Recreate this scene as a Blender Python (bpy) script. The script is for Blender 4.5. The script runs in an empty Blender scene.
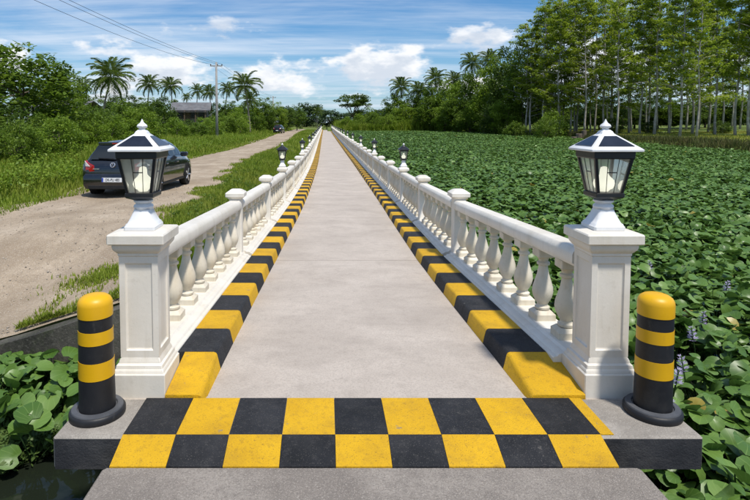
import bpy, bmesh, math, random
import numpy as np
from mathutils import Vector, Matrix, Euler

R = math.radians
random.seed(7)
rng = np.random.default_rng(11)
scene = bpy.context.scene
COL = scene.collection

# ------------------------------------------------------------------ camera
CAM_H = 1.7
cam_d = bpy.data.cameras.new('camera')
cam = bpy.data.objects.new('camera', cam_d); COL.objects.link(cam)
cam.location = (0, 0, CAM_H)
PITCH = 3.2
cam.rotation_euler = (R(90 - PITCH), 0, 0)
cam_d.sensor_width = 36.0
cam_d.lens = 540 / 750 * 36.0
cam_d.shift_x = (375 - 326) / 750
cam_d.shift_y = -(250 - (122 + 540 * math.tan(R(PITCH)))) / 750
cam_d.clip_start = 0.05
cam_d.clip_end = 6000
scene.camera = cam

# ------------------------------------------------------------------ sky and sun
CLOUD_SEED = 3.96
SUN_EL, SUN_AZ = 65.0, 146.0          # azimuth measured from +Y towards +X
w = bpy.data.worlds.new('World'); scene.world = w; w.use_nodes = True
nt = w.node_tree; nt.nodes.clear()
def wn(t, **kw):
    n = nt.nodes.new(t)
    for k, v in kw.items(): setattr(n, k, v)
    return n
L = nt.links.new
out = wn('ShaderNodeOutputWorld'); bg = wn('ShaderNodeBackground'); bg.inputs[1].default_value = 0.11
sky = wn('ShaderNodeTexSky', sky_type='NISHITA'); sky.sun_disc = False
sky.sun_elevation = R(SUN_EL); sky.sun_rotation = R(SUN_AZ)
sky.air_density = 1.25; sky.dust_density = 0.4; sky.ozone_density = 2.2
tc = wn('ShaderNodeTexCoord'); sep = wn('ShaderNodeSeparateXYZ'); L(tc.outputs['Generated'], sep.inputs[0])
def wm(op, a, b=None, c=None, clamp=False):
    n = wn('ShaderNodeMath', operation=op); n.use_clamp = clamp
    for i, v in enumerate((a, b, c)):
        if v is None: continue
        if isinstance(v, (int, float)): n.inputs[i].default_value = v
        else: L(v, n.inputs[i])
    return n.outputs[0]
def wramp(val, p0, p1):
    n = wn('ShaderNodeMapRange'); n.interpolation_type = 'SMOOTHSTEP'
    L(val, n.inputs[0]); n.inputs[1].default_value = p0; n.inputs[2].default_value = p1
    return n.outputs[0]
X, Yc, Zc = sep.outputs
# cirrus streaks on a high plane
zp = wm('ADD', wm('MAXIMUM', Zc, 0.0), 0.06)
cx = wm('DIVIDE', X, zp); cy = wm('DIVIDE', Yc, zp)
com = wn('ShaderNodeCombineXYZ'); L(wm('MULTIPLY', cx, 0.55), com.inputs[0]); L(wm('MULTIPLY', cy, 1.0), com.inputs[1])
n1 = wn('ShaderNodeTexNoise'); n1.inputs['Scale'].default_value = 0.42; n1.inputs['Detail'].default_value = 9; n1.inputs['Roughness'].default_value = 0.6; n1.inputs['Distortion'].default_value = 0.7
L(com.outputs[0], n1.inputs['Vector'])
com2 = wn('ShaderNodeCombineXYZ'); L(wm('MULTIPLY', cx, 0.5), com2.inputs[0]); L(wm('MULTIPLY', cy, 2.6), com2.inputs[1]); com2.inputs[2].default_value = 4.2
n2 = wn('ShaderNodeTexNoise'); n2.inputs['Scale'].default_value = 0.8; n2.inputs['Detail'].default_value = 8; n2.inputs['Roughness'].default_value = 0.62
L(com2.outputs[0], n2.inputs['Vector'])
cir = wm('ADD', wm('MULTIPLY', n1.outputs[0], 0.62), wm('MULTIPLY', n2.outputs[0], 0.42))
cirm = wm('MULTIPLY', wramp(cir, 0.42, 0.68), 0.78)
# cumulus puffs low over the horizon, all round
az = wm('ARCTAN2', X, Yc); el = wm('ARCSINE', Zc)
com3 = wn('ShaderNodeCombineXYZ'); L(wm('MULTIPLY', az, 8.0), com3.inputs[0]); L(wm('MULTIPLY', el, 17.0), com3.inputs[1]); com3.inputs[2].default_value = CLOUD_SEED
n3 = wn('ShaderNodeTexNoise'); n3.inputs['Scale'].default_value = 0.95; n3.inputs['Detail'].default_value = 8; n3.inputs['Roughness'].default_value = 0.56
L(com3.outputs[0], n3.inputs['Vector'])
band = wm('MULTIPLY', wramp(el, 0.015, 0.07), wm('SUBTRACT', 1.0, wramp(el, 0.11, 0.22)))
cum = wm('ADD', n3.outputs[0], wm('MULTIPLY', band, 0.17))
cumm = wm('MULTIPLY', wramp(cum, 0.632, 0.745), wramp(el, 0.015, 0.05))
cumm = wm('MULTIPLY', cumm, wm('SUBTRACT', 1.0, wramp(el, 0.14, 0.24)))
haze = wm('MULTIPLY', wm('SUBTRACT', 1.0, wramp(el, -0.02, 0.22)), 0.34)
def wmix(f, a, b):
    n = wn('ShaderNodeMix', data_type='RGBA')
    L(f, n.inputs[0])
    for s, v in ((6, a), (7, b)):
        if isinstance(v, tuple): n.inputs[s].default_value = v
        else: L(v, n.inputs[s])
    return n.outputs[2]
tint = wn('ShaderNodeMix', data_type='RGBA', blend_type='MULTIPLY'); tint.inputs[0].default_value = 1.0; L(sky.outputs[0], tint.inputs[6]); tint.inputs[7].default_value = (.44, .70, .98, 1)
hs = wn('ShaderNodeHueSaturation'); hs.inputs['Saturation'].default_value = 1.05; L(tint.outputs[2], hs.inputs['Color'])
c = wmix(haze, hs.outputs[0], (4.3, 6.0, 8.2, 1))
c = wmix(cirm, c, (6.6, 7.3, 8.3, 1))
com4 = wn('ShaderNodeVectorMath'); L(com3.outputs[0], com4.inputs[0]); com4.inputs[1].default_value = (.12, .34, 0)
n4 = wn('ShaderNodeTexNoise'); n4.inputs['Scale'].default_value = .95; n4.inputs['Detail'].default_value = 8; n4.inputs['Roughness'].default_value = .56; L(com4.outputs[0], n4.inputs['Vector'])
shade = wramp(n4.outputs[0], 0.47, 0.62)
ccol = wmix(shade, (8.8, 8.8, 8.9, 1), (5.9, 6.4, 7.2, 1))
c = wmix(wm('MULTIPLY', cumm, 0.92), c, ccol)
L(c, bg.inputs[0]); L(bg.outputs[0], out.inputs[0])

sd = bpy.data.lights.new('sun', 'SUN'); so = bpy.data.objects.new('sun', sd); COL.objects.link(so)
sd.energy = 4.1; sd.angle = R(4.0); sd.color = (1.0, 0.95, 0.87)
sv = Vector((math.sin(R(SUN_AZ)) * math.cos(R(SUN_EL)), math.cos(R(SUN_AZ)) * math.cos(R(SUN_EL)), math.sin(R(SUN_EL))))
so.rotation_euler = (-sv).to_track_quat('-Z', 'Y').to_euler(); so.location = sv * 100
vs = scene.view_settings
vs.view_transform = 'Standard'; vs.look = 'None'; vs.exposure = 0.12; vs.gamma = 1.0; vs.use_curve_mapping = False
scene.render.engine = 'CYCLES'
scene.cycles.max_bounces = 6; scene.cycles.diffuse_bounces = 3; scene.cycles.volume_bounces = 0; scene.cycles.transparent_max_bounces = 12
scene.cycles.use_denoising = True

# ------------------------------------------------------------------ materials
MATS = {}
def mat(name, cols, scale=3.0, rough=0.7, bump=0.0, bscale=60.0, spec=0.3, detail=6, coords='obj', stain=None, metallic=0.0, stretch=None, coat=0.0, lo=0.35, hi=0.65, speck=None, objvar=0.0):
    m = bpy.data.materials.new(name); m.use_nodes = True; MATS[name] = m
    t = m.node_tree; b = t.nodes['Principled BSDF']; lk = t.links.new
    b.inputs['Roughness'].default_value = rough; b.inputs['Specular IOR Level'].default_value = spec
    b.inputs['Metallic'].default_value = metallic
    if coat: b.inputs['Coat Weight'].default_value = coat; b.inputs['Coat Roughness'].default_value = 0.05
    if coords == 'world':
        g = t.nodes.new('ShaderNodeNewGeometry'); vec = g.outputs['Position']
    else:
        g = t.nodes.new('ShaderNodeTexCoord'); oi = t.nodes.new('ShaderNodeObjectInfo')
        mu = t.nodes.new('ShaderNodeVectorMath'); mu.operation = 'SCALE'; lk(oi.outputs['Location'], mu.inputs[0]); mu.inputs['Scale'].default_value = 0.73
        ad = t.nodes.new('ShaderNodeVectorMath'); lk(g.outputs['Object'], ad.inputs[0]); lk(mu.outputs[0], ad.inputs[1]); vec = ad.outputs[0]
    def noise(sc, det=detail, ro=0.6, st=None, off=0.0):
        v = vec
        if st or off:
            mp = t.nodes.new('ShaderNodeMapping'); lk(vec, mp.inputs[0]); mp.inputs['Scale'].default_value = st or (1, 1, 1); mp.inputs['Location'].default_value = (off, off * .7, off * 1.3); v = mp.outputs[0]
        n = t.nodes.new('ShaderNodeTexNoise'); n.inputs['Scale'].default_value = sc; n.inputs['Detail'].default_value = det; n.inputs['Roughness'].default_value = ro
        lk(v, n.inputs['Vector']); return n.outputs[0]
    r = t.nodes.new('ShaderNodeValToRGB'); e = r.color_ramp.elements
    n = len(cols)
    while len(e) < n: e.new(0.5)
    for i, cc in enumerate(cols):
        e[i].position = lo + (hi - lo) * (i / max(1, n - 1)); e[i].color = (*cc, 1)
    lk(noise(scale, st=stretch), r.inputs[0]); col = r.outputs[0]
    def mixin(col, fac, c2):
        mx = t.nodes.new('ShaderNodeMix'); mx.data_type = 'RGBA'; lk(fac, mx.inputs[0]); lk(col, mx.inputs[6]); mx.inputs[7].default_value = (*c2, 1); return mx.outputs[2]
    def rng_(val, a, bb, amt):
        mr = t.nodes.new('ShaderNodeMapRange'); lk(val, mr.inputs[0]); mr.inputs[1].default_value = a; mr.inputs[2].default_value = bb; mr.inputs[4].default_value = amt; return mr.outputs[0]
    for s in (stain or []):           # (scale, lo, hi, amount, colour, stretch)
        col = mixin(col, rng_(noise(s[0], 8, 0.65, s[5] if len(s) > 5 else None, off=s[0] * 3.1 + 2), s[1], s[2], s[3]), s[4])
    if speck:
        col = mixin(col, rng_(noise(speck[0], 2, 0.5, None, 5.3), speck[1], speck[1] + 0.05, speck[2]), speck[3])
    if objvar:
        o2 = t.nodes.new('ShaderNodeObjectInfo'); mr = t.nodes.new('ShaderNodeMapRange'); lk(o2.outputs['Random'], mr.inputs[0]); mr.inputs[3].default_value = 1 - objvar; mr.inputs[4].default_value = 1 + objvar * .4
        vm = t.nodes.new('ShaderNodeVectorMath'); vm.operation = 'SCALE'; lk(col, vm.inputs[0]); lk(mr.outputs[0], vm.inputs['Scale']); col = vm.outputs[0]
    lk(col, b.inputs['Base Color'])
    if bump:
        bp = t.nodes.new('ShaderNodeBump'); bp.inputs['Strength'].default_value = bump; bp.inputs['Distance'].default_value = 0.01
        lk(noise(bscale, 8, 0.65), bp.inputs['Height']); lk(bp.outputs[0], b.inputs['Normal'])
    rv = t.nodes.new('ShaderNodeMapRange'); rv.inputs[3].default_value = max(0.02, rough - 0.08); rv.inputs[4].default_value = min(1, rough + 0.08)
    lk(noise(scale * 4 + 3), rv.inputs[0]); lk(rv.outputs[0], b.inputs['Roughness'])
    return m

mat('deck', [(.43, .375, .322), (.48, .42, .362), (.525, .462, .40)], 1.3, .85, .5, 100, coords='world',
    stain=[(0.55, .48, .68, .30, (.34, .296, .256), (.5, 1.0, 1)), (2.4, .50, .68, .38, (.31, .268, .23), (.6, 1, 1)), (9, .50, .66, .35, (.33, .286, .246)), (70, .48, .60, .42, (.31, .268, .23))], speck=(140, .60, .42, (.22, .19, .162)))
mat('slab', [(.29, .26, .225), (.385, .35, .305)], 2.6, .88, .7, 120, coords='world',
    stain=[(3.2, .46, .66, .6, (.19, .17, .15)), (22, .48, .64, .5, (.23, .207, .18)), (90, .5, .62, .5, (.21, .19, .165))], speck=(150, .60, .5, (.46, .43, .38)))
mat('approach', [(.27, .236, .203), (.365, .323, .28)], 2.2, .9, 1.0, 140, coords='world',
    stain=[(2.0, .45, .64, .6, (.18, .157, .137)), (18, .48, .64, .5, (.205, .18, .157)), (80, .48, .60, .55, (.18, .157, .137))], speck=(150, .58, .55, (.48, .43, .375)))
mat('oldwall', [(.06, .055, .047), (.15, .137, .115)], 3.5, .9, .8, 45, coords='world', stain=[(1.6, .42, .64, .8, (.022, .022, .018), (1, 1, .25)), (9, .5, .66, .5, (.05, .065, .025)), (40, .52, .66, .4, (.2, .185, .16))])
mat('yellow', [(.60, .335, .006), (.70, .405, .009)], 2.5, .62, .7, 130, coords='world', objvar=.12,
    stain=[(4, .50, .72, .55, (.36, .205, .02)), (24, .54, .70, .45, (.30, .17, .02)), (90, .56, .66, .35, (.27, .155, .02)), (11, .66, .70, .7, (.22, .19, .15))], speck=(150, .63, .6, (.16, .10, .03)))
mat('black', [(.011, .012, .014), (.024, .025, .029)], 4, .72, .8, 130, coords='world', objvar=.3,
    stain=[(4, .48, .70, .5, (.05, .049, .05)), (24, .54, .70, .45, (.075, .072, .07)), (11, .66, .70, .55, (.16, .145, .13))], speck=(150, .62, .55, (.13, .12, .11)))
mat('facepaint', [(.022, .023, .026), (.045, .045, .048)], 4, .8, .6, 90, coords='world', stain=[(3, .46, .66, .6, (.10, .095, .09), (1, 1, 2))])
mat('white', [(.70, .65, .56), (.775, .73, .65)], 2.0, .45, .12, 30, .42, objvar=.06,
    stain=[(7, .52, .74, .42, (.46, .40, .30), (1, 1, .12)), (2.2, .52, .75, .35, (.52, .45, .34), (1, 1, .35)), (16, .60, .76, .35, (.42, .37, .28)), (70, .60, .72, .3, (.38, .33, .25))])
mat('cream', [(.63, .56, .43), (.72, .66, .545)], 3.0, .48, .14, 40, .42, objvar=.12,
    stain=[(8, .48, .72, .5, (.46, .37, .235), (1, 1, .2)), (24, .56, .74, .35, (.36, .31, .22))])
mat('rub_y', [(.66, .36, .004), (.71, .40, .006)], 3, .42, .02, 40, .4, stain=[(9, .6, .8, .3, (.40, .21, .02)), (3, .52, .75, .3, (.45, .25, .03), (1, 1, .3)), (26, .60, .72, .35, (.34, .2, .04), (1, 1, .4))])
mat('rub_b', [(.010, .010, .012), (.016, .016, .018)], 4, .5, .08, 60, .4, stain=[(6, .54, .75, .4, (.05, .048, .044)), (18, .60, .72, .35, (.10, .092, .08), (1, 1, .3))])
mat('rub_g', [(.055, .058, .065), (.095, .098, .106)], 5, .55, .1, 70, .4)
mat('lampblack', [(.010, .010, .011), (.018, .018, .019)], 6, .35, .03, 60, .5)
mat('lampwhite', [(.70, .70, .70), (.78, .78, .78)], 5, .32, .03, 60, .5)
mat('solar', [(.010, .013, .022), (.018, .022, .034)], 8, .12, 0, 40, .6, stretch=(1, 1, 1))
mat('bulb', [(.80, .72, .55), (.84, .78, .64)], 5, .35, 0, 40, .4)
mat('silver', [(.62, .62, .64), (.70, .70, .72)], 5, .25, 0, 40, .5, metallic=.8)
mat('carpaint', [(.004, .0045, .007), (.005, .006, .009)], 3, .2, 0, 40, .5, coat=1.0, stain=[(3, .5, .7, .2, (.07, .062, .05))])
mat('carglass', [(.010, .013, .014), (.014, .017, .018)], 3, .05, 0, 40, .7)
mat('tyre', [(.015, .015, .015), (.028, .026, .024)], 8, .8, .2, 60, .2)
mat('taillight', [(.30, .008, .010), (.40, .012, .014)], 9, .12, 0, 40, .6, coat=.8)
mat('clearlens', [(.62, .60, .60), (.70, .66, .66)], 9, .12, 0, 40, .6, coat=.8)
mat('plate', [(.66, .67, .68), (.72, .72, .72)], 9, .35, 0, 40, .4)
mat('plateblue', [(.02, .05, .32), (.03, .06, .36)], 9, .35, 0, 40, .4)
mat('ink', [(.012, .012, .014), (.02, .02, .02)], 9, .5, 0, 40, .3)
mat('bark', [(.10, .078, .055), (.19, .155, .12)], 3, .9, .7, 14, .2, stretch=(1, 1, .35))
mat('palebark', [(.28, .25, .21), (.48, .45, .40)], 2.2, .85, .5, 10, .2, stain=[(1.3, .5, .7, .6, (.16, .14, .11))])
mat('palmbark', [(.17, .145, .115), (.27, .235, .19)], 3, .9, .7, 12, .2, stretch=(.3, .3, 3))
mat('poleconc', [(.26, .25, .235), (.36, .345, .33)], 2, .85, .2, 40, .2)
mat('wire', [(.012, .012, .012), (.02, .02, .02)], 2, .6, 0, 40, .2)
mat('roofing', [(.10, .10, .105), (.17, .17, .175)], 1.2, .6, .1, 20, .3, stain=[(2, .5, .7, .4, (.13, .085, .06))])
mat('wood', [(.075, .052, .035), (.13, .095, .065)], 3, .85, .3, 25, .2, stretch=(1, 1, .2))
mat('housewall', [(.13, .115, .10), (.20, .18, .155)], 2, .85, .15, 25, .2)
mat('darkpane', [(.012, .014, .016), (.02, .022, .024)], 2, .12, 0, 20, .5)
mat('stone', [(.28, .235, .185), (.42, .37, .31)], 9, .9, .5, 60, .2)
mat('road', [(.29, .225, .155), (.40, .32, .23), (.49, .405, .305)], .7, .95, 1.0, 45, .15, coords='world',
    stain=[(.9, .46, .62, .55, (.23, .17, .112), (.8, .12, 1)), (3, .48, .64, .5, (.24, .185, .128), (.8, .35, 1)), (14, .48, .64, .5, (.245, .193, .14)), (60, .48, .60, .5, (.22, .172, .125))], speck=(70, .58, .5, (.55, .49, .41)))
mat('ground', [(.075, .115, .018), (.12, .17, .03), (.17, .18, .05)], .35, .95, .5, 9, .1, coords='world',
    stain=[(.13, .54, .70, .75, (.20, .155, .095)), (3, .5, .7, .45, (.035, .055, .014))])
mat('mud', [(.03, .028, .02), (.05, .045, .03)], 2, .9, .3, 20, .2, coords='world')

# water
m = bpy.data.materials.new('water'); m.use_nodes = True; MATS['water'] = m
t = m.node_tree; b = t.nodes['Principled BSDF']
b.inputs['Base Color'].default_value = (.012, .016, .010, 1); b.inputs['Roughness'].default_value = .06; b.inputs['IOR'].default_value = 1.33
nn = t.nodes.new('ShaderNodeTexNoise'); nn.inputs['Scale'].default_value = 7; g = t.nodes.new('ShaderNodeNewGeometry'); t.links.new(g.outputs['Position'], nn.inputs['Vector'])
bp = t.nodes.new('ShaderNodeBump'); bp.inputs['Strength'].default_value = .12; bp.inputs['Distance'].default_value = .03
t.links.new(nn.outputs[0], bp.inputs['Height']); t.links.new(bp.outputs[0], b.inputs['Normal'])

# clear lamp glass
m = bpy.data.materials.new('glass'); m.use_nodes = True; MATS['glass'] = m
t = m.node_tree; t.nodes.clear()
o = t.nodes.new('ShaderNodeOutputMaterial'); mx = t.nodes.new('ShaderNodeMixShader'); tr = t.nodes.new('ShaderNodeBsdfTransparent'); gl = t.nodes.new('ShaderNodeBsdfGlossy')
df = t.nodes.new('ShaderNodeBsdfTranslucent'); df.inputs[0].default_value = (.88, .92, .91, 1); mx2 = t.nodes.new('ShaderNodeMixShader'); mx2.inputs[0].default_value = .34
tr.inputs[0].default_value = (.86, .92, .90, 1); gl.inputs[1].default_value = .08
fr = t.nodes.new('ShaderNodeFresnel'); fr.inputs[0].default_value = 1.5
t.links.new(fr.outputs[0], mx.inputs[0]); t.links.new(tr.outputs[0], mx2.inputs[1]); t.links.new(df.outputs[0], mx2.inputs[2]); t.links.new(mx2.outputs[0], mx.inputs[1]); t.links.new(gl.outputs[0], mx.inputs[2]); t.links.new(mx.outputs[0], o.inputs[0])

MATS['bulb'].node_tree.nodes['Principled BSDF'].inputs['Emission Color'].default_value = (1.0, .92, .76, 1)
MATS['bulb'].node_tree.nodes['Principled BSDF'].inputs['Emission Strength'].default_value = 1.2
def foliage(name, c0, c1, c2, rough=.5, trans=.35, spec=.3, veins=False):
    """leaf colour varies leaf by leaf through the attribute leafuv = (x, y, random)."""
    m = bpy.data.materials.new(name); m.use_nodes = True; MATS[name] = m
    t = m.node_tree; b = t.nodes['Principled BSDF']; lk = t.links.new; o = t.nodes['Material Output']
    a = t.nodes.new('ShaderNodeAttribute'); a.attribute_name = 'leafuv'; s = t.nodes.new('ShaderNodeSeparateXYZ'); lk(a.outputs['Vector'], s.inputs[0])
    oi = t.nodes.new('ShaderNodeObjectInfo')
    ad = t.nodes.new('ShaderNodeMath'); ad.operation = 'MULTIPLY_ADD'; lk(oi.outputs['Random'], ad.inputs[0]); ad.inputs[1].default_value = 0.0 if veins else .25; lk(s.outputs[2], ad.inputs[2])
    r = t.nodes.new('ShaderNodeValToRGB'); e = r.color_ramp.elements; e[0].color = (*c0, 1); e[1].color = (*c2, 1); x = e.new(.55); x.color = (*c1, 1); e[2].position = 1.0
    if veins: e[2].position = .93; z_ = e.new(.985); z_.color = (.34, .27, .05, 1)
    lk(ad.outputs[0], r.inputs[0]); col = r.outputs[0]
    if veins:
        def mm(op, a_, b_=None):
            n = t.nodes.new('ShaderNodeMath'); n.operation = op
            for i, v in enumerate((a_, b_)):
                if v is None: continue
                if isinstance(v, (int, float)): n.inputs[i].default_value = v
                else: lk(v, n.inputs[i])
            return n.outputs[0]
        ax = mm('ABSOLUTE', s.outputs[0])
        ang = mm('ARCTAN2', s.outputs[0], mm('ADD', s.outputs[1], 1.0))
        rib = mm('ABSOLUTE', mm('SINE', mm('MULTIPLY', ang, 9.0)))
        mr = t.nodes.new('ShaderNodeMapRange'); lk(rib, mr.inputs[0]); mr.inputs[1].default_value = .22; mr.inputs[2].default_value = .0; mr.inputs[3].default_value = 0; mr.inputs[4].default_value = .38
        mx = t.nodes.new('ShaderNodeMix'); mx.data_type = 'RGBA'; lk(mr.outputs[0], mx.inputs[0]); lk(col, mx.inputs[6]); mx.inputs[7].default_value = (c2[0] * 1.35, c2[1] * 1.3, c2[2] * 1.35, 1); col = mx.outputs[2]
    lk(col, b.inputs['Base Color']); b.inputs['Roughness'].default_value = rough; b.inputs['Specular IOR Level'].default_value = spec
    tl = t.nodes.new('ShaderNodeBsdfTranslucent'); lk(col, tl.inputs[0]); ms = t.nodes.new('ShaderNodeMixShader'); ms.inputs[0].default_value = trans
    lk(b.outputs[0], ms.inputs[1]); lk(tl.outputs[0], ms.inputs[2]); lk(ms.outputs[0], o.inputs[0])
    return m
foliage('hyacinth', (.062, .132, .020), (.122, .222, .040), (.205, .31, .085), .40, .22, .42, veins=True)
foliage('hyastem', (.05, .10, .03), (.07, .13, .035), (.09, .15, .045), .5, .2)
foliage('weed', (.05, .085, .02), (.09, .15, .035), (.13, .19, .05), .5, .3)
foliage('grass', (.105, .165, .012), (.185, .27, .018), (.29, .33, .050), .55, .42, .25)
foliage('drygrass', (.19, .23, .022), (.29, .32, .04), (.40, .36, .085), .6, .35, .2)
foliage('darkgrass', (.040, .055, .014), (.068, .090, .020), (.12, .11, .036), .6, .3, .2)
foliage('leaf_dark', (.042, .078, .010), (.078, .135, .016), (.125, .19, .026), .5, .42)
foliage('leaf_mid', (.062, .115, .010), (.120, .200, .018), (.19, .27, .032), .5, .45)
foliage('leaf_light', (.090, .155, .012), (.165, .265, .020), (.25, .34, .040), .5, .45)
foliage('leaf_tall', (.13, .195, .014), (.25, .34, .026), (.38, .45, .050), .5, .58)
foliage('leaf_far', (.045, .080, .032), (.068, .115, .042), (.095, .145, .052), .6, .35)  # bluish cast of slight distance haze is mixed into this leaf colour
foliage('palmleaf', (.055, .095, .014), (.090, .145, .022), (.15, .19, .040), .42, .35, .4)
foliage('petal', (.36, .30, .50), (.46, .40, .62), (.58, .53, .72), .5, .4)

# ------------------------------------------------------------------ mesh helpers
class MB:
    def __init__(s): s.v = []; s.f = []; s.m = []
    def add(s, v, f, mi=0):
        o = len(s.v); s.v += [tuple(p) for p in v]; s.f += [tuple(i + o for i in q) for q in f]; s.m += [mi] * len(f)
    def box(s, x0, x1, y0, y1, z0, z1, mi=0, ch=0.0):
        if ch:
            pr = [(ch, z0), (0, z0 + ch), (0, z1 - ch), (ch, z1)]
            rings = []
            for q, z in pr:
                a0, a1, b0, b1 = x0 + q, x1 - q, y0 + q, y1 - q; k = ch
                rings.append([(a0 + k, b0, z), (a1 - k, b0, z), (a1, b0 + k, z), (a1, b1 - k, z), (a1 - k, b1, z), (a0 + k, b1, z), (a0, b1 - k, z), (a0, b0 + k, z)])
            s.rings(rings, mi); return
        s.add([(x0, y0, z0), (x1, y0, z0), (x1, y1, z0), (x0, y1, z0), (x0, y0, z1), (x1, y0, z1), (x1, y1, z1), (x0, y1, z1)],
              [(0, 3, 2, 1), (4, 5, 6, 7), (0, 1, 5, 4), (1, 2, 6, 5), (2, 3, 7, 6), (3, 0, 4, 7)], mi)
    def rings(s, rings, mi=0, cap0=True, cap1=True, closed=True):
        n = len(rings[0]); v = [p for r in rings for p in r]; f = []
        for i in range(len(rings) - 1):
            for j in range(n if closed else n - 1):
                k = (j + 1) % n
                f.append((i * n + j, i * n + k, (i + 1) * n + k, (i + 1) * n + j))
        if cap0: f.append(tuple(reversed(range(n))))
        if cap1: f.append(tuple(range((len(rings) - 1) * n, len(rings) * n)))
        s.add(v, f, mi)
    def lathe(s, prof, seg=16, c=(0, 0, 0), mi=0):
        s.rings([[(c[0] + r * math.cos(2 * math.pi * k / seg), c[1] + r * math.sin(2 * math.pi * k / seg), c[2] + z) for k in range(seg)] for r, z in prof], mi)
    def square(s, prof, c=(0, 0, 0), ch=0.006, mi=0):
        """stack of square sections with small chamfered corners: prof = (half width, z)"""
        rs = []
        for h, z in prof:
            k = min(ch, h * .4)
            rs.append([(c[0] + x, c[1] + y, c[2] + z) for x, y in ((-h + k, -h), (h - k, -h), (h, -h + k), (h, h - k), (h - k, h), (-h + k, h), (-h, h - k), (-h, -h + k))])
        s.rings(rs, mi)
    def tube(s, pts, rad, seg=6, mi=0):
        pts = [Vector(p) for p in pts]; rs = []
        for i, p in enumerate(pts):
            d = (pts[min(i + 1, len(pts) - 1)] - pts[max(i - 1, 0)]).normalized()
            a = d.cross(Vector((0, 0, 1)) if abs(d.z) < .9 else Vector((1, 0, 0))).normalized(); b_ = d.cross(a)
            r = rad[i] if isinstance(rad, (list, tuple)) else rad
            rs.append([tuple(p + (a * math.cos(2 * math.pi * k / seg) + b_ * math.sin(2 * math.pi * k / seg)) * r) for k in range(seg)])
        s.rings(rs, mi)
    def mesh(s, name, mats, smooth=False, fix=True):
        me = bpy.data.meshes.new(name); me.from_pydata(s.v, [], s.f)
        for q in (mats if isinstance(mats, (list, tuple)) else [mats]): me.materials.append(MATS[q])
        if len(me.materials) > 1: me.polygons.foreach_set('material_index', s.m)
        if fix:
            bm = bmesh.new(); bm.from_mesh(me); bmesh.ops.recalc_face_normals(bm, faces=bm.faces); bm.to_mesh(me); bm.free()
        if smooth is not False:
            me.shade_smooth()
            if smooth is not True: me.set_sharp_from_angle(angle=R(smooth))
        me.update(); return me
def link(name, me, parent=None, loc=(0, 0, 0), rot=(0, 0, 0), sc=(1, 1, 1)):
    o = bpy.data.objects.new(name, me); COL.objects.link(o)
    o.parent = parent; o.location = loc; o.rotation_euler = rot; o.scale = sc
    return o
def tag(o, label=None, cat=None, group=None, kind=None):
    for k, v in (('label', label), ('category', cat), ('group', group), ('kind', kind)):
        if v: o[k] = v
    return o
def empty(name, loc=(0, 0, 0), rot=(0, 0, 0), sc=(1, 1, 1), **kw):
    return tag(link(name, None, None, loc, rot, sc), **kw)
def npmesh(name, V, F, mats, uvr=None, smooth=True):
    """V (n,3), F (m,k) arrays, k = 3 or 4; uvr (n,3) -> attribute leafuv"""
    me = bpy.data.meshes.new(name); n, k = F.shape
    me.vertices.add(len(V)); me.vertices.foreach_set('co', np.ascontiguousarray(V, dtype=np.float32).ravel())
    me.loops.add(n * k); me.loops.foreach_set('vertex_index', np.ascontiguousarray(F, dtype=np.int32).ravel())
    me.polygons.add(n); me.polygons.foreach_set('loop_start', np.arange(0, n * k, k, dtype=np.int32))
    me.update(calc_edges=True)
    if uvr is not None:
        a = me.attributes.new('leafuv', 'FLOAT_VECTOR', 'POINT'); a.data.foreach_set('vector', np.ascontiguousarray(uvr, dtype=np.float32).ravel())
    for q in (mats if isinstance(mats, (list, tuple)) else [mats]): me.materials.append(MATS[q])
    if smooth: me.shade_smooth()
    return me
def rotm(yaw, tilt, roll=None):
    """n rotation matrices: tilt about X, then yaw about Z"""
    cy, sy, ct, st = np.cos(yaw), np.sin(yaw), np.cos(tilt), np.sin(tilt); z = np.zeros_like(yaw)
    M = np.stack([np.stack([cy, -sy * ct, sy * st], -1), np.stack([sy, cy * ct, -cy * st], -1), np.stack([z, st, ct], -1)], -2)
    if roll is not None:
        cr, sr = np.cos(roll), np.sin(roll); o = np.ones_like(yaw)
        M = M @ np.stack([np.stack([cr, z, sr], -1), np.stack([z, o, z], -1), np.stack([-sr, z, cr], -1)], -2)
    return M
def scatter(tv, tf, pos, M, sc, rnd):
    """copies of a template (tv, tf) at pos with rotation M and scale sc"""
    n, k = len(pos), len(tv)
    sc = np.asarray(sc); sc = sc[:, None, None] if sc.ndim == 1 else sc[:, None, :]
    V = (np.einsum('nij,nkj->nki', M, tv[None] * sc) + pos[:, None, :]).reshape(-1, 3)
    F = (tf[None] + (np.arange(n) * k)[:, None, None]).reshape(-1, tf.shape[1])
    U = np.empty((n, k, 3)); U[:, :, 0] = tv[None, :, 0]; U[:, :, 1] = tv[None, :, 1]; U[:, :, 2] = rnd[:, None]
    return V, F, U.reshape(-1, 3)
ONES = ['', 'first', 'second', 'third', 'fourth', 'fifth', 'sixth', 'seventh', 'eighth', 'ninth', 'tenth', 'eleventh', 'twelfth', 'thirteenth', 'fourteenth', 'fifteenth', 'sixteenth', 'seventeenth', 'eighteenth', 'nineteenth']
def ordinal(n):
    if n < 20: return ONES[n]
    t = ['', '', 'twent', 'thirt', 'fort', 'fift', 'sixt'][n // 10]
    return t + 'ieth' if n % 10 == 0 else t + 'y-' + ONES[n % 10]

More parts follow.
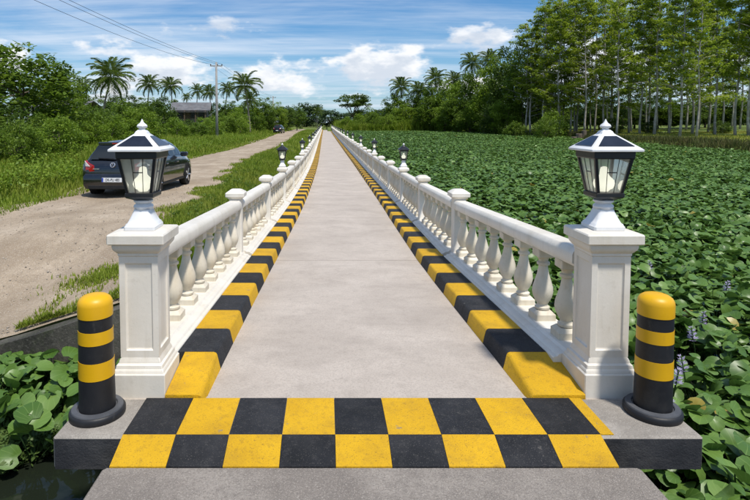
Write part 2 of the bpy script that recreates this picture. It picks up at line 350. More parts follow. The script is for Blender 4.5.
# ------------------------------------------------------------------ the lie of the land
def smooth(a, b, x): q = np.clip((x - a) / (b - a), 0, 1); return q * q * (3 - 2 * q)
_ky = np.array([-10, 3.2, 5.0, 7.2, 10.3, 13.2, 16.6, 20, 25, 31, 44, 79, 170, 400])
_kz = np.array([0, 0, -.10, -.225, -.335, -.415, -.485, -.545, -.61, -.655, -.70, -.72, -.72, -.72])
_kx = np.array([.25, .25, .258, .285, .355, .42, .465, .50, .53, .545, .51, .38, .12, -.5])
def _interp(k, y):
    d = .9      # light smoothing of the polyline
    return (np.interp(y - d, _ky, k) + np.interp(y, _ky, k) + np.interp(y + d, _ky, k)) / 3 if np.any(y > 4.2) else np.interp(y, _ky, k)
def bz(y): return float(_interp(_kz, y)) if y > 4.2 else float(np.interp(y, _ky, _kz))
def bx(y): return float(_interp(_kx, y)) if y > 4.2 else float(np.interp(y, _ky, _kx))
WATER = -0.98
ROAD_L = lambda y: -6.75 - .9 * smooth(14, 34, y) - 2.4 * smooth(40, 120, y)
ROAD_R = lambda y: -2.35 - 1.0 * smooth(5.5, 11, y) - 1.0 * smooth(11, 30, y) - 1.9 * smooth(40, 130, y)
BANK = lambda y: 36 + 1.6 * np.sin(y * .09) + 1.1 * np.sin(y * .23 + 1)
def land(x, y):
    z = -.20 - .10 * smooth(9, 18, y) - .20 * smooth(18, 45, y) - .18 * smooth(45, 90, y)
    z = z + .065 * np.clip(ROAD_L(y) - .5 - x, 0, 22)
    z = z + (.09 - .40 * np.clip((-x - 1.9) / 1.3, 0, 1.7)) * (1 - smooth(5.4, 9.5, y)) * (1 - smooth(6, 10, -x))
    z = z - .28 * smooth(3.0, 1.9, -x) * smooth(9, 18, y)      # falls away beside the bridge
    return z + .03 * np.sin(x * 1.7 + y * .6) * np.sin(y * .9 - x * .4)
def terrain(x, y):
    zl = land(x, y)
    zr = -.38 + .012 * np.clip(x - 40, 0, 60) + .05 * np.sin(x * .31 + y * .17)
    dk = np.interp(y, _ky, _kz) - .14
    near = smooth(-3.4, -1.7, x) * smooth(6.5, 9, y)
    zl = np.where(zl > dk, zl * (1 - near) + dk * near, zl)
    zl = zl - .75 * smooth(-1.35, -1.1, x)
    right = smooth(0.0, .6, x)
    z = zl * (1 - right) + zr * right
    pond_r = smooth(.1, .7, x) * (1 - smooth(-1.2, 1.2, x - BANK(y))) * (1 - smooth(139, 143, y + .03 * x))
    pond_l = (1 - smooth(5.45, 5.6, y)) * smooth(-16, -13, x)
    p = np.maximum(pond_r, pond_l)
    return z * (1 - p) + (-1.7) * p

gx = np.unique(np.concatenate([np.linspace(-400, -40, 19), np.linspace(-40, -14, 27), np.linspace(-14, -1.5, 51), np.linspace(-1.4, 2, 18), np.linspace(2, 32, 16), np.linspace(32, 44, 25), np.linspace(44, 100, 20), np.linspace(100, 600, 18)]))
gy = np.unique(np.concatenate([np.linspace(-60, 0, 9), np.linspace(0, 5.3, 9), np.linspace(5.44, 5.64, 4), np.linspace(5.8, 24, 60), np.linspace(24, 136, 76), np.linspace(136, 146, 11), np.linspace(146, 300, 25), np.linspace(300, 1600, 16)]))
GX, GY = np.meshgrid(gx, gy); GZ = terrain(GX, GY)
V = np.stack([GX, GY, GZ], -1).reshape(-1, 3); nx = len(gx)
ii, jj = np.meshgrid(np.arange(len(gy) - 1), np.arange(nx - 1), indexing='ij'); a = (ii * nx + jj).ravel()
F = np.stack([a, a + 1, a + nx + 1, a + nx], -1)
tag(link('ground', npmesh('ground', V, F, 'ground')), kind='structure')

ry = np.concatenate([np.linspace(5.58, 30, 80), np.linspace(30.8, 175, 90)])
RV, RF = [], []; NR = 20
for i, y in enumerate(ry):
    l, r = float(ROAD_L(y)) - .25 * math.sin(y * 1.3), float(ROAD_R(y)) + .22 * math.sin(y * 1.9 + 1) + .12 * math.sin(y * 4.3)
    r = max(r, -1.62 - .0 * y) if y < 45 else r; l -= .5
    if y < 7.5: l = -9.5 + (l + 9.5) * max(0, (y - 5.5) / 2) 
    for k in range(NR):
        x = l + (r - l) * k / (NR - 1); q = k / (NR - 1)
        rut = -.035 * (math.exp(-((q - .27) / .08) ** 2) + math.exp(-((q - .56) / .08) ** 2))
        RV.append((x, y, float(terrain(np.float64(x), np.float64(y))) + (.06 + rut * .8 + .010 * math.sin(x * 5.1 + y * 2.3) * math.sin(y * 3.7 - x * 2.9) + random.uniform(-.006, .006) if 0 < k < NR - 1 else -.02)))
for i in range(len(ry) - 1):
    for k in range(NR - 1): a = i * NR + k; RF.append((a, a + 1, a + NR + 1, a + NR))
tag(link('dirt_road', npmesh('dirt_road', np.array(RV), np.array(RF), 'road')), kind='structure')

mb = MB(); mb.add([(-16, -30, WATER), (60, -30, WATER), (60, 150, WATER), (-16, 150, WATER)], [(0, 1, 2, 3)])
tag(link('pond_water', mb.mesh('pond_water', 'water')), kind='structure')

# ------------------------------------------------------------------ bridge: slab, deck, approach
mb = MB(); mb.box(-1.135, 1.60, -4, 2.655, -1.75, -.052, ch=.012)
tag(link('approach_slab', mb.mesh('approach_slab', 'approach', 30)), kind='structure')
SLX0, SLX1, SLY0, SLY1 = -1.48, 2.045, 2.83, 3.72; SLYM = 3.235
slab = tag(link('entrance_slab', None), kind='structure')
mb = MB(); mb.box(SLX0, SLX1, SLY0, SLYM, -.185, 0, ch=.012)
for x0, x1 in ((SLX0, -1.352), (1.852, SLX1)):
    e = MB(); e.box(x0, x1, SLYM + .001, SLY1, -.185, 0, ch=.012); link('slab_end', e.mesh('slab_end', 'slab', 30), slab)
link('concrete_slab', mb.mesh('concrete_slab', 'slab', 30), slab)
mb = MB(); mb.box(-1.05, 1.55, 2.95, 3.7, -1.75, -.186)
link('abutment', mb.mesh('abutment', 'oldwall'), slab)
TW = .2885; TX0 = -1.104; RY = (2.655, SLY0 + .002, 3.232)
for k in range(9):
    x0, x1 = TX0 + k * TW, TX0 + (k + 1) * TW
    col = 'black' if k % 2 == 0 else 'yellow'
    mb = MB(); mb.box(x0 + .001, x1 - .001, RY[1] + .012, RY[2], .001, .005)
    link('painted_square', mb.mesh('painted_square', col), slab)
    oc = 'yellow' if k % 2 == 0 else 'black'
    mb = MB(); e = .001
    mb.add([(x0 + e, RY[0], -.052), (x1 - e, RY[0], -.052), (x1 - e, RY[1] + .011, .005), (x0 + e, RY[1] + .011, .005),
            (x0 + e, RY[0], -.3), (x1 - e, RY[0], -.3), (x1 - e, RY[1] + .011, -.3), (x0 + e, RY[1] + .011, -.3)],
           [(0, 1, 2, 3), (4, 7, 6, 5), (0, 4, 5, 1), (1, 5, 6, 2), (2, 6, 7, 3), (3, 7, 4, 0)])
    link('ramp_square', mb.mesh('ramp_square', oc), slab)
mb = MB(); mb.box(TX0 + 9 * TW + .001, TX0 + 9 * TW + .072, RY[1] + .012, RY[2], .001, .005)
link('painted_square', mb.mesh('painted_square', 'yellow'), slab)
for x0, x1 in ((SLX0 + .012, TX0 - .004), (TX0 + 9 * TW + .004, SLX1 - .012)):
    mb = MB(); mb.box(x0, x1, SLY0 - .004, SLY0 + .001, -.18, -.012)
    link('painted_face', mb.mesh('painted_face', 'facepaint'), slab)

HALF_DECK, KERB_W = 1.0, .312
Y_END = 165.0
deck = tag(link('walkway_deck', None), kind='structure')
y = RY[2] + .003; first = True
while y < Y_END:
    y1 = min(y + (4.25 if first else 4.2), Y_END); first = False
    mb = MB(); n = max(2, int((y1 - y) / .6)); rs = []
    for i in range(n + 1):
        q = y + .007 + (y1 - y - .014) * i / n; cx_, z = bx(q), bz(q); e = .006 if i in (0, n) else 0
        h = HALF_DECK + .62
        rs.append([(cx_ - h, q, z - .28), (cx_ + h, q, z - .28), (cx_ + h, q, z - e - .002), (cx_ - h, q, z - e - .002)])
    mb.rings(rs); link('deck_panel', mb.mesh('deck_panel', 'deck'), deck)
    y = y1
mb = MB(); rs = []
for q in np.arange(3.8, Y_END, 2.0):
    rs.append([(bx(q) - .9, q, -1.75), (bx(q) + .9, q, -1.75), (bx(q) + .9, q, bz(q) - .29), (bx(q) - .9, q, bz(q) - .29)])
mb.rings(rs); link('support_wall', mb.mesh('support_wall', 'oldwall'), deck)

# kerbs of painted blocks
def kerb(side, label):
    root = tag(link('kerb', None), kind='structure', label=label)
    y = RY[2] + .004; k = 0
    shared = {}
    while y < Y_END - .5:
        ln = .47 if k == 0 else .50
        y1 = y + ln; col = 'yellow' if k % 2 == 0 else 'black'
        ym = (y + y1) / 2
        H, Wd = .115, KERB_W + ((.049 if side > 0 else -.057) if k == 0 else 0)
        if k == 0:
            key = 'first'; prof0, prof1 = .022, H
        else: key = col; prof0 = prof1 = H
        if key not in shared:
            mb = MB(); rs = []
            for q, hh in ((-ln / 2 + .002, prof0), (ln / 2 - .002, prof1)):
                # inner face leans, top edge rounded; u runs away from the walkway
                rs.append([(0, q, -.02), (.028, q, hh - .02), (.036, q, hh - .006), (.052, q, hh), (Wd, q, hh), (Wd, q, -.02)])
            if side < 0: rs = [[(-p[0], p[1], p[2]) for p in r] for r in rs]
            mb.rings(rs); shared[key] = mb.mesh('kerb_block', col, 40)
        sl = math.atan2(bz(y1) - bz(y), y1 - y); ya = math.atan2(bx(y1) - bx(y), y1 - y)
        link('kerb_block', shared[key], root, (bx(ym) + side * (HALF_DECK - .012), ym, bz(ym)), (sl, 0, -ya), (1, 1, 1))
        y = y1; k += 1
kerb(-1, 'black and yellow kerb along the left balustrade')
kerb(1, 'black and yellow kerb along the right balustrade')

# ------------------------------------------------------------------ balustrades
RAIL_OFF = 1.50
def baluster_mesh(seg, full):
    h = .578
    p = [(.042, .078), (.056, .085), (.058, .102), (.044, .112), (.040, .126), (.056, .152), (.074, .190), (.081, .228), (.077, .268), (.062, .318), (.046, .370), (.037, .420), (.035, .440), (.050, .448), (.050, .466), (.036, .474), (.038, .490), (.056, .512)]
    if not full: p = [p[i] for i in (0, 2, 4, 7, 9, 11, 13, 15, 17)]
    mb = MB(); mb.square([(.080, 0), (.080, .052), (.072, .060), (.054, .079)], ch=.006)
    mb.lathe(p, seg); mb.square([(.056, .510), (.066, .518), (.066, h)], ch=.006)
    return mb.mesh('baluster', 'cream', 35)
BAL_HI, BAL_LO = baluster_mesh(18, True), baluster_mesh(8, False)
def post_mesh():
    mb = MB()
    mb.square([(.105, -.25), (.105, .125), (.100, .135), (.082, .155), (.080, .16), (.080, .90), (.084, .905)], ch=.01)
    return mb.mesh('post', 'white', 35)
def cap_mesh():
    mb = MB()
    mb.square([(.086, .893), (.098, .900), (.102, .912), (.122, .922), (.126, .928), (.126, .972), (.120, .980), (.066, 1.016), (.05, 1.02), (.01, 1.021)], ch=.01)
    return mb.mesh('post_cap', 'white', 28)
POST, CAP = post_mesh(), cap_mesh()
RAIL_PROF = [(-.066, .745), (.066, .745), (.068, .762), (.088, .768), (.090, .774), (.090, .828), (.084, .842), (.068, .866), (.058, .872), (-.058, .872), (-.068, .866), (-.084, .842), (-.090, .828), (-.090, .774), (-.088, .768), (-.068, .762)]
FOOT_PROF = [(-.206, -.26), (.150, -.26), (.150, .100), (.138, .108), (.138, .128), (.122, .138), (.112, .158), (.104, .168), (-.104, .168), (-.112, .160), (-.122, .152), (-.160, .148), (-.170, .142), (-.178, .130), (-.200, .127), (-.206, .120)]     # walkway side first
def strip(name, prof, side, ya, yb, matn):
    def ring(q): return [(bx(q) + side * (RAIL_OFF + p[0]), q, bz(q) + p[1]) for p in prof]
    mb = MB(); mb.rings([ring(ya), ring(yb)]); return mb.mesh(name, matn, 30)
PILLAR_Y = 3.42
post_ys = [7.23 + 3.05 * i for i in range(52)]
def balustrade(side, label):
    root = empty('balustrade', (bx(3.6) + side * RAIL_OFF, 3.6, 0), label=label, cat='railing', group='white balustrades of the bridge')
    inv = Matrix.Translation(-root.location)
    def put(name, me, loc=(0, 0, 0), rot=(0, 0, 0), par=None):
        l = Vector(loc)
        if par is None: l = l - root.location
        return link(name, me, par or root, l, rot)
    prev = 3.60; nb = 0; far = MB()
    for i, py in enumerate(post_ys):
        ya, yb = prev + (.0 if i == 0 else .075), py - .075
        put('top_rail', strip('top_rail', RAIL_PROF, side, ya, yb, 'white'))
        put('bottom_rail', strip('bottom_rail', FOOT_PROF, side, ya - (.012 if i == 0 else .01), yb + .01, 'white'))
        n = 8 if i == 0 else 6
        for k in range(n):
            q = ya + (yb - ya) * (k + (.62 if i == 0 else 0.5 + .5)) / (n + (.12 if i == 0 else 1))
            loc = (bx(q) + side * RAIL_OFF, q, bz(q) + .168)
            if nb < 290: put('baluster', BAL_HI if i < 4 else BAL_LO, loc, (R(random.uniform(-.5, .5)), R(random.uniform(-.5, .5)), R(random.uniform(-3, 3))))
            else: far.lathe([(.06, 0), (.06, .06), (.035, .1), (.068, .22), (.032, .42), (.05, .578)], 5, loc)
            nb += 1
        p = put('post', POST, (bx(py) + side * RAIL_OFF, py, bz(py)))
        link('post_cap', CAP, p)
        prev = py
    if far.v: tag(put('distant_balusters', far.mesh('distant_balusters', 'cream', True)), kind='stuff')
    return root
balustrade(-1, 'long white balustrade on the left side of the walkway, next to the dirt road')
balustrade(1, 'long white balustrade on the right side of the walkway, next to the pond')

# entrance pillars
def pillar(cx_, label):
    root = empty('entrance_pillar', (cx_, PILLAR_Y, 0), label=label, cat='pillar', group='white entrance pillars')
    W = .167; S = .120
    mb = MB(); mb.square([(W, -.20), (W, .135), (W - .006, .142)], ch=.005)
    link('plinth', mb.mesh('plinth', 'white', 30), root)
    mb = MB(); mb.square([(.158, .1425), (.155, .156), (.146, .166), (.142, .186), (.131, .196), (.128, .212), (S, .228), (S, .232)], ch=.005)
    link('base_moulding', mb.mesh('base_moulding', 'white', 30), root)
    z0, z1 = .232, .868
    def face(rot):
        mb = MB(); e = .036; a0, a1, c0, c1 = -S, S, z0, z1
        def rect(m_, d): return [(a0 + m_, -S + d, c0 + m_ * 1.15), (a1 - m_, -S + d, c0 + m_ * 1.15), (a1 - m_, -S + d, c1 - m_ * 1.15), (a0 + m_, -S + d, c1 - m_ * 1.15)]
        mb.rings([[(a0, -S, c0), (a1, -S, c0), (a1, -S, c1), (a0, -S, c1)], rect(e, 0), rect(e + .004, .009), rect(e + .011, .012)], cap0=False, cap1=True)
        return mb
    sh = MB()
    for k in range(4):
        f = face(0); c_, s_ = math.cos(k * math.pi / 2), math.sin(k * math.pi / 2)
        sh.add([(x * c_ - y * s_, x * s_ + y * c_, z) for x, y, z in f.v], f.f)
    me = sh.mesh('shaft', 'white', 20, fix=False); link('shaft', me, root)
    mb = MB(); mb.square([(S, .868), (.126, .874), (.126, .888), (.134, .896), (.148, .915), (.152, .930), (.152, .945), (.168, .950), (.174, .956), (.174, 1.006), (.168, 1.014), (.13, 1.022), (.05, 1.026)], ch=.006)
    link('pillar_cap', mb.mesh('pillar_cap', 'white', 30), root)
    return root
PLX, PRX = -1.163, 1.768
pillar(PLX, 'large white pillar with recessed panels at the left of the walkway entrance')
pillar(PRX, 'large white pillar with recessed panels at the right of the walkway entrance')

# ------------------------------------------------------------------ lanterns
def lantern_meshes():
    M = {}
    mb = MB()
    mb.square([(.140, 0), (.140, .020), (.132, .027), (.128, .036), (.116, .042), (.100, .066), (.084, .092), (.074, .112), (.070, .122)], ch=.014)
    mb.lathe([(.064, .118), (.086, .126), (.090, .138), (.082, .148), (.066, .153), (.072, .160), (.086, .166), (.088, .176), (.070, .182)], 16)
    M['pedestal'] = mb.mesh('pedestal', 'lampwhite', 40)
    mb = MB(); mb.square([(.07, .180), (.085, .186), (.118, .196), (.128, .204), (.128, .224), (.118, .230)], ch=.004)
    M['tray'] = mb.mesh('tray', 'lampblack', 30)
    zb, zt, hb, ht = .230, .438, .120, .174
    mb = MB(); t_ = .013
    mb.rings([[(-hb + dx * t_ + t_, -hb + dy * t_ + t_, zb) for dx, dy in ((-1, -1), (1, -1), (1, 1), (-1, 1))],
              [(-ht + dx * t_ + t_, -ht + dy * t_ + t_, zt) for dx, dy in ((-1, -1), (1, -1), (1, 1), (-1, 1))]])
    M['corner_bar'] = mb.mesh('corner_bar', 'lampblack')
    mb = MB(); mb.square([(.176, .438), (.182, .444), (.184, .478), (.190, .486)], ch=.004)
    M['top_band'] = mb.mesh('top_band', 'lampblack', 30)
    mb = MB(); a, b_ = hb - .014, ht - .014
    mb.add([(-a, -a, zb), (a, -a, zb), (b_, -b_, zt), (-b_, -b_, zt)], [(0, 1, 2, 3)]); M['pane'] = mb.mesh('pane', 'glass')
    mb = MB()
    def P(q, z): r = hb - .011 + (ht - hb) * (z - zb) / (zt - zb); return (q * (r / (hb - .011)), -r, z)
    for q in (-.034, .034): mb.tube([P(q, zb), P(q, zt)], .0032, 4)
    zz = zb + .125; mb.tube([P(-.034, zz), P(.034, zz)], .0032, 4)
    M['glazing_bar'] = mb.mesh('glazing_bar', 'lampblack')
    mb = MB(); ez, az_, ea, aa = .492, .590, .232, .052
    mb.square([(.192, .484), (.228, .484), (ea, .487), (ea, .497), (.222, .503), (aa + .004, az_), (.046, .604), (.030, .614)], ch=.004)
    M['roof'] = mb.mesh('roof', 'lampwhite', 25)
    mb = MB()
    def Q(t_, s_):
        r = .222 + (aa + .004 - .222) * t_; z = .503 + (az_ - .503) * t_; nz = .004
        return (r * s_, -r - nz * .5, z + nz)
    mb.add([Q(.13, -.80), Q(.13, .80), Q(.80, .62), Q(.80, -.62)], [(0, 1, 2, 3)])
    bt = [(p[0] * .99, p[1] + .004, p[2] - .006) for p in mb.v]; mb.add(mb.v + bt, [(0, 4, 5, 1), (1, 5, 6, 2), (2, 6, 7, 3), (3, 7, 4, 0)])
    M['solar_panel'] = mb.mesh('solar_panel', 'solar')
    mb = MB(); mb.square([(.192, .484), (.236, .484), (.240, .488), (.236, .496), (.205, .512), (.150, .545), (.085, .575), (.062, .596), (.050, .606), (.030, .614)], ch=.06)
    M['dark_roof'] = mb.mesh('dark_roof', 'lampblack', 25)
    mb = MB(); mb.lathe([(.030, .612), (.026, .620), (.044, .628), (.048, .636), (.040, .646), (.020, .656), (.010, .668), (.003, .680)], 14)
    M['finial'] = mb.mesh('finial', 'lampwhite', 40)
    mb = MB(); mb.lathe([(.04, .231), (.05, .240), (.078, .252), (.092, .276), (.084, .302), (.054, .322), (.038, .336), (.036, .365), (.030, .380), (.008, .386)], 16)
    M['bulb'] = mb.mesh('bulb', 'bulb', True)
    return M
LM = lantern_meshes()
def lantern(loc, s, label, group, small=False):
    root = empty('lantern', loc, (0, 0, 0), (s * .675, s * .675, s), label=label, cat='lantern', group=group)
    for k in ('pedestal', 'tray', 'top_band', 'bulb'): link(k, LM[k], root)
    rf = link('roof', LM['dark_roof' if small else 'roof'], root); link('finial', LM['finial'], rf)
    for k in range(4):
        if not small: link('solar_panel', LM['solar_panel'], rf, rot=(0, 0, k * math.pi / 2))
        link('corner_bar', LM['corner_bar'], root, rot=(0, 0, k * math.pi / 2))
        pn = link('pane', LM['pane'], root, rot=(0, 0, k * math.pi / 2)); link('glazing_bar', LM['glazing_bar'], pn)
    return root
lantern((PLX, PILLAR_Y, 1.0255), 1.02, 'large black and white lantern on the left entrance pillar', 'lanterns of the bridge')
lantern((PRX, PILLAR_Y, 1.0255), 1.02, 'large black and white lantern on the right entrance pillar', 'lanterns of the bridge')
for side, nm in ((-1, 'left'), (1, 'right')):
    for k, i in enumerate(range(2, 52, 3)):
        py = post_ys[i]
        lantern((bx(py) + side * RAIL_OFF, py, bz(py) + 1.018), .86, 'small black lantern on a post of the %s balustrade, %s beyond the entrance pillar' % (nm, ordinal(k + 1)), 'lanterns of the bridge', True)

# ------------------------------------------------------------------ bollards
def bollard(x, y, label, rz):
    root = empty('bollard', (x, y, 0), (0, 0, rz), label=label, cat='bollard', group='striped bollards')
    mb = MB(); mb.lathe([(.152, .001), (.155, .006), (.155, .030), (.148, .040), (.143, .043)], 36); link('base_disc', mb.mesh('base_disc', 'rub_b', 35), root)
    mb = MB(); mb.lathe([(.143, .0432), (.140, .050), (.112, .054), (.108, .050), (.108, .044)], 36); link('base_ring', mb.mesh('base_ring', 'rub_g', 35), root)
    r = lambda z: .1015 - .010 * (z / .7)
    bands = [(.044, .235, 'rub_b'), (.235, .335, 'rub_y'), (.335, .438, 'rub_b'), (.438, .512, 'rub_y'), (.512, .587, 'rub_b')]
    for z0, z1, m_ in bands:
        d = .0015 if m_ == 'rub_y' else 0
        mb = MB(); mb.lathe([(r(z0) + d, z0), (r(z1) + d, z1)], 36)
        link('post_sleeve' if z0 < .1 else ('yellow_band' if m_ == 'rub_y' else 'black_band'), mb.mesh('band', m_, 40), root)
    mb = MB(); R0 = r(.587) + .003
    mb.lathe([(R0, .587), (R0, .655), (R0 * .97, .672), (R0 * .88, .688), (R0 * .7, .701), (R0 * .45, .709), (R0 * .15, .712), (.001, .7125)], 36)
    link('dome_cap', mb.mesh('dome_cap', 'rub_y', 40), root)
bollard(-1.332, 3.062, 'black and yellow striped bollard beside the left entrance pillar', .3)
bollard(1.912, 3.075, 'black and yellow striped bollard beside the right entrance pillar', 1.1)

# retaining wall at the head of the left-hand ditch
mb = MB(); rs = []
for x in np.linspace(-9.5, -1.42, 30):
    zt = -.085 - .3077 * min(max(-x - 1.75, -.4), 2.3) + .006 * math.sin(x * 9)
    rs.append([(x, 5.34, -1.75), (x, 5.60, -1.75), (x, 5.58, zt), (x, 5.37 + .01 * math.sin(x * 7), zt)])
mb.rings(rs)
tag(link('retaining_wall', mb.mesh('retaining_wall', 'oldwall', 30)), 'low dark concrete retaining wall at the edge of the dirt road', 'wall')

# ------------------------------------------------------------------ hatchback and distant car
def car(name, loc, rz, label, sz=1.0, hs=1.0, near=True):
    """nose towards local +Y, origin on the ground under the middle"""
    root = empty(name, loc, (0, 0, rz), (sz, sz, sz * hs), label=label, cat='car')
    # stations along the length: y, floor z, shoulder z, roof z, floor half-w, max half-w, shoulder half-w, roof half-w
    ST = [(-2.10, .44, .70, .74, .60, .70, .66, .62), (-2.06, .30, .86, .92, .72, .80, .74, .66), (-1.96, .24, .93, 1.02, .78, .865, .80, .68), (-1.82, .22, .95, 1.18, .80, .885, .815, .64),
          (-1.60, .22, .96, 1.36, .81, .89, .82, .60), (-1.42, .22, .96, 1.435, .81, .89, .82, .595), (-.9, .20, .955, 1.47, .82, .89, .82, .60), (-.2, .20, .945, 1.48, .82, .89, .82, .60), (.3, .20, .935, 1.46, .82, .89, .82, .595),
          (.62, .20, .925, 1.38, .82, .89, .82, .60), (.95, .20, .915, 1.20, .82, .89, .82, .66), (1.25, .20, .905, .985, .82, .89, .82, .74), (1.5, .21, .88, .93, .81, .885, .80, .66), (1.8, .22, .80, .86, .78, .86, .76, .60), (2.0, .26, .70, .76, .70, .80, .68, .50), (2.10, .36, .58, .62, .58, .66, .56, .40)]
    def ring(s_):
        y, zf, zs, zr, wf, wm_, wsh, wr = s_
        hgt = zs - zf
        half = [(wf * .6, zf), (wf, zf + .02), (wm_ - .01, zf + .16 * hgt), (wm_, zf + .52 * hgt), (wm_ - .015, zf + .82 * hgt), (wsh, zs), (wr + (wsh - wr) * .10, zs + (zr - zs) * .86), (wr * .88, zr - .012), (wr * .45, zr + .006)]
        return [(x, y, z) for x, z in half] + [(-x, y, z) for x, z in reversed(half)]
    rings = [ring(s_) for s_ in ST]
    mb = MB(); mb.rings(rings); me = mb.mesh('body', 'carpaint', 50)
    body = link('body', me, root)
    def sheet(nm, m_, pts, off, par=None, thick=None):
        mb = MB(); c_ = [Vector(p) for p in pts]; n_ = (c_[1] - c_[0]).cross(c_[2] - c_[0]).normalized()
        cc = sum(c_, Vector()) / len(c_)
        if n_.dot(cc - Vector((0, 0, .8))) < 0: n_ = -n_
        a_ = [p + n_ * off for p in c_]; b2 = [p - n_ * .02 for p in c_]
        mb.rings([b2, a_]); return link(nm, mb.mesh(nm, m_), par or root)
    gp = 5; rp = 6      # ring indices of window foot and window head
    def gpt(i, side, t_, u_):   # between stations i and i+1
        def pt(r): a_, b2 = Vector(r[gp]), Vector(r[rp]); return a_.lerp(b2, t_)
        p = pt(rings[i]).lerp(pt(rings[i + 1]), u_)
        if side < 0: p.x = -p.x
        return p
    for side in (-1, 1):
        for nm, lo_, hi_ in (('rear_quarter_window', (4, .1), (5, .75)), ('rear_door_window', (6, -.1), (7, -.1)), ('front_door_window', (7, .1), (9, .8))):
            idx = [lo_[0] + lo_[1]] + [q for q in range(int(lo_[0] + lo_[1]) + 1, int(math.ceil(hi_[0] + hi_[1])))] + [hi_[0] + hi_[1]]
            bot = [gpt(int(q), side, .10, q - int(q)) for q in idx]; top = [gpt(int(q), side, .90, q - int(q)) for q in idx]
            mb = MB(); n_ = len(idx); outp = [p + Vector((side * .007, 0, .003)) for p in bot + top]
            mb.add(outp, [(k, k + 1, n_ + k + 1, n_ + k) for k in range(n_ - 1)]); link(nm, mb.mesh(nm, 'carglass'), root)
    # rear window: follows the sloping tail
    mb = MB(); rows = [(-1.975, 1.00, .64), (-1.845, 1.165, .60), (-1.68, 1.34, .55)]
    pv = []
    for y, z, wd in rows: pv += [(x, y - .03 - .02 * (1 - (x / wd) ** 2), z + .012) for x in np.linspace(-wd, wd, 7)]
    mb.add(pv, [(r * 7 + k, r * 7 + k + 1, r * 7 + 8 + k, r * 7 + 7 + k) for r in range(2) for k in range(6)])
    rw = link('rear_window', mb.mesh('rear_window', 'carglass', True), root)
    mb = MB(); mb.tube([(.02, -2.045, 1.03), (-.40, -2.02, 1.045)], .012, 5); link('wiper', mb.mesh('wiper', 'ink'), rw)
    mb = MB(); mb.box(-.55, .55, -1.71, -1.40, 1.345, 1.442, ch=.02); sp = link('roof_spoiler', mb.mesh('roof_spoiler', 'carpaint', 40), root)
    mb = MB(); mb.box(-.17, .17, -1.716, -1.70, 1.392, 1.418); link('brake_light', mb.mesh('brake_light', 'taillight'), sp)
    mb = MB(); mb.rings([[(x * (1 + .0), y, z) for x, y, z in r] for r in (
        [(-.80, -1.94, .26), (-.70, -2.10, .26), (.70, -2.10, .26), (.80, -1.94, .26)], [(-.875, -1.93, .34), (-.74, -2.155, .36), (.74, -2.155, .36), (.875, -1.93, .34)],
        [(-.88, -1.93, .56), (-.74, -2.16, .58), (.74, -2.16, .58), (.88, -1.93, .56)], [(-.85, -1.93, .64), (-.70, -2.11, .655), (.70, -2.11, .655), (.85, -1.93, .64)])])
    bmp = link('rear_bumper', mb.mesh('rear_bumper', 'carpaint', 35), root)
    mb = MB(); mb.box(-.62, .62, -2.162, -2.10, .265, .36, ch=.01); link('lower_valance', mb.mesh('lower_valance', 'ink'), bmp)
    for side in (-1, 1):
        mb = MB(); pts = [(.47, -2.105, .72), (.70, -2.075, .69), (.865, -1.87, .72), (.855, -1.84, .86), (.73, -2.02, .985), (.70, -2.055, .955), (.50, -2.10, .86)]
        pts = [(side * x, y, z) for x, y, z in pts]; mb.rings([[(x * .97, y + .05, z) for x, y, z in pts], [(x * 1.012, y - .012, z) for x, y, z in pts]])
        tl = link('tail_light', mb.mesh('tail_light', 'taillight'), root)
        mb = MB(); pts = [(.58, -2.093, .84), (.70, -2.06, .84), (.86, -1.86, .85), (.853, -1.843, .87), (.735, -2.03, .975), (.70, -2.058, .955)]
        pts = [(side * x, y, z) for x, y, z in pts]; mb.rings([[(x * .98, y + .04, z) for x, y, z in pts], [(x * 1.02, y - .02, z) for x, y, z in pts]])
        link('clear_lens', mb.mesh('clear_lens', 'clearlens'), tl)
        mb = MB(); mb.box(-.11, .11, -.06, .06, -.07, .07, ch=.03); link('door_mirror', mb.mesh('door_mirror', 'carpaint', 40), root, (side * .98, .68, 1.0))
        for yy in (-.62, .28):
            mb = MB(); mb.box(-.015, .015, -.09, .09, -.018, .018, ch=.006); link('door_handle', mb.mesh('door_handle', 'carpaint'), root, (side * .90, yy, .80))
        mb = MB(); mb.box(-.012, .012, -.95, .95, -.03, .03, ch=.008); link('sill_trim', mb.mesh('sill_trim', 'ink'), root, (side * .885, -.02, .27))
        for yy in (-1.28, 1.30):
            wr = link('wheel', None, root, (side * .79, yy, .315))
            mb = MB(); seg = 24
            mb.rings([[(side * x, r * math.cos(2 * math.pi * k / seg), r * math.sin(2 * math.pi * k / seg)) for k in range(seg)] for r, x in ((.20, -.10), (.305, -.10), (.315, -.08), (.315, .08), (.305, .10), (.215, .105))])
            link('tyre', mb.mesh('tyre', 'tyre', 40), wr)
            mb = MB(); mb.rings([[(side * x, r * math.cos(2 * math.pi * k / seg), r * math.sin(2 * math.pi * k / seg)) for k in range(seg)] for r, x in ((.215, .10), (.205, .112), (.195, .09), (.03, .085))])
            rm = link('rim', mb.mesh('rim', 'tyre', 40), wr)
            for q in range(5):
                a_ = q * 2 * math.pi / 5
                mb = MB(); mb.tube([(side * .10, .03 * math.cos(a_), .03 * math.sin(a_)), (side * .112, .20 * math.cos(a_), .20 * math.sin(a_))], .022, 5); link('spoke', mb.mesh('spoke', 'silver'), wr)
            mb = MB(); mb.rings([[(side * x, yy + r * math.cos(math.pi * k / 16), .315 + r * math.sin(math.pi * k / 16)) for k in range(17)] for r, x in ((.375, .80), (.375, .893), (.31, .893), (.31, .80))], cap0=False, cap1=False, closed=False)
            link('wheel_arch', mb.mesh('wheel_arch', 'ink'), root)
    # number plate
    pl = link('number_plate', None, root, (0, -2.165, .50), (R(-4), 0, 0))
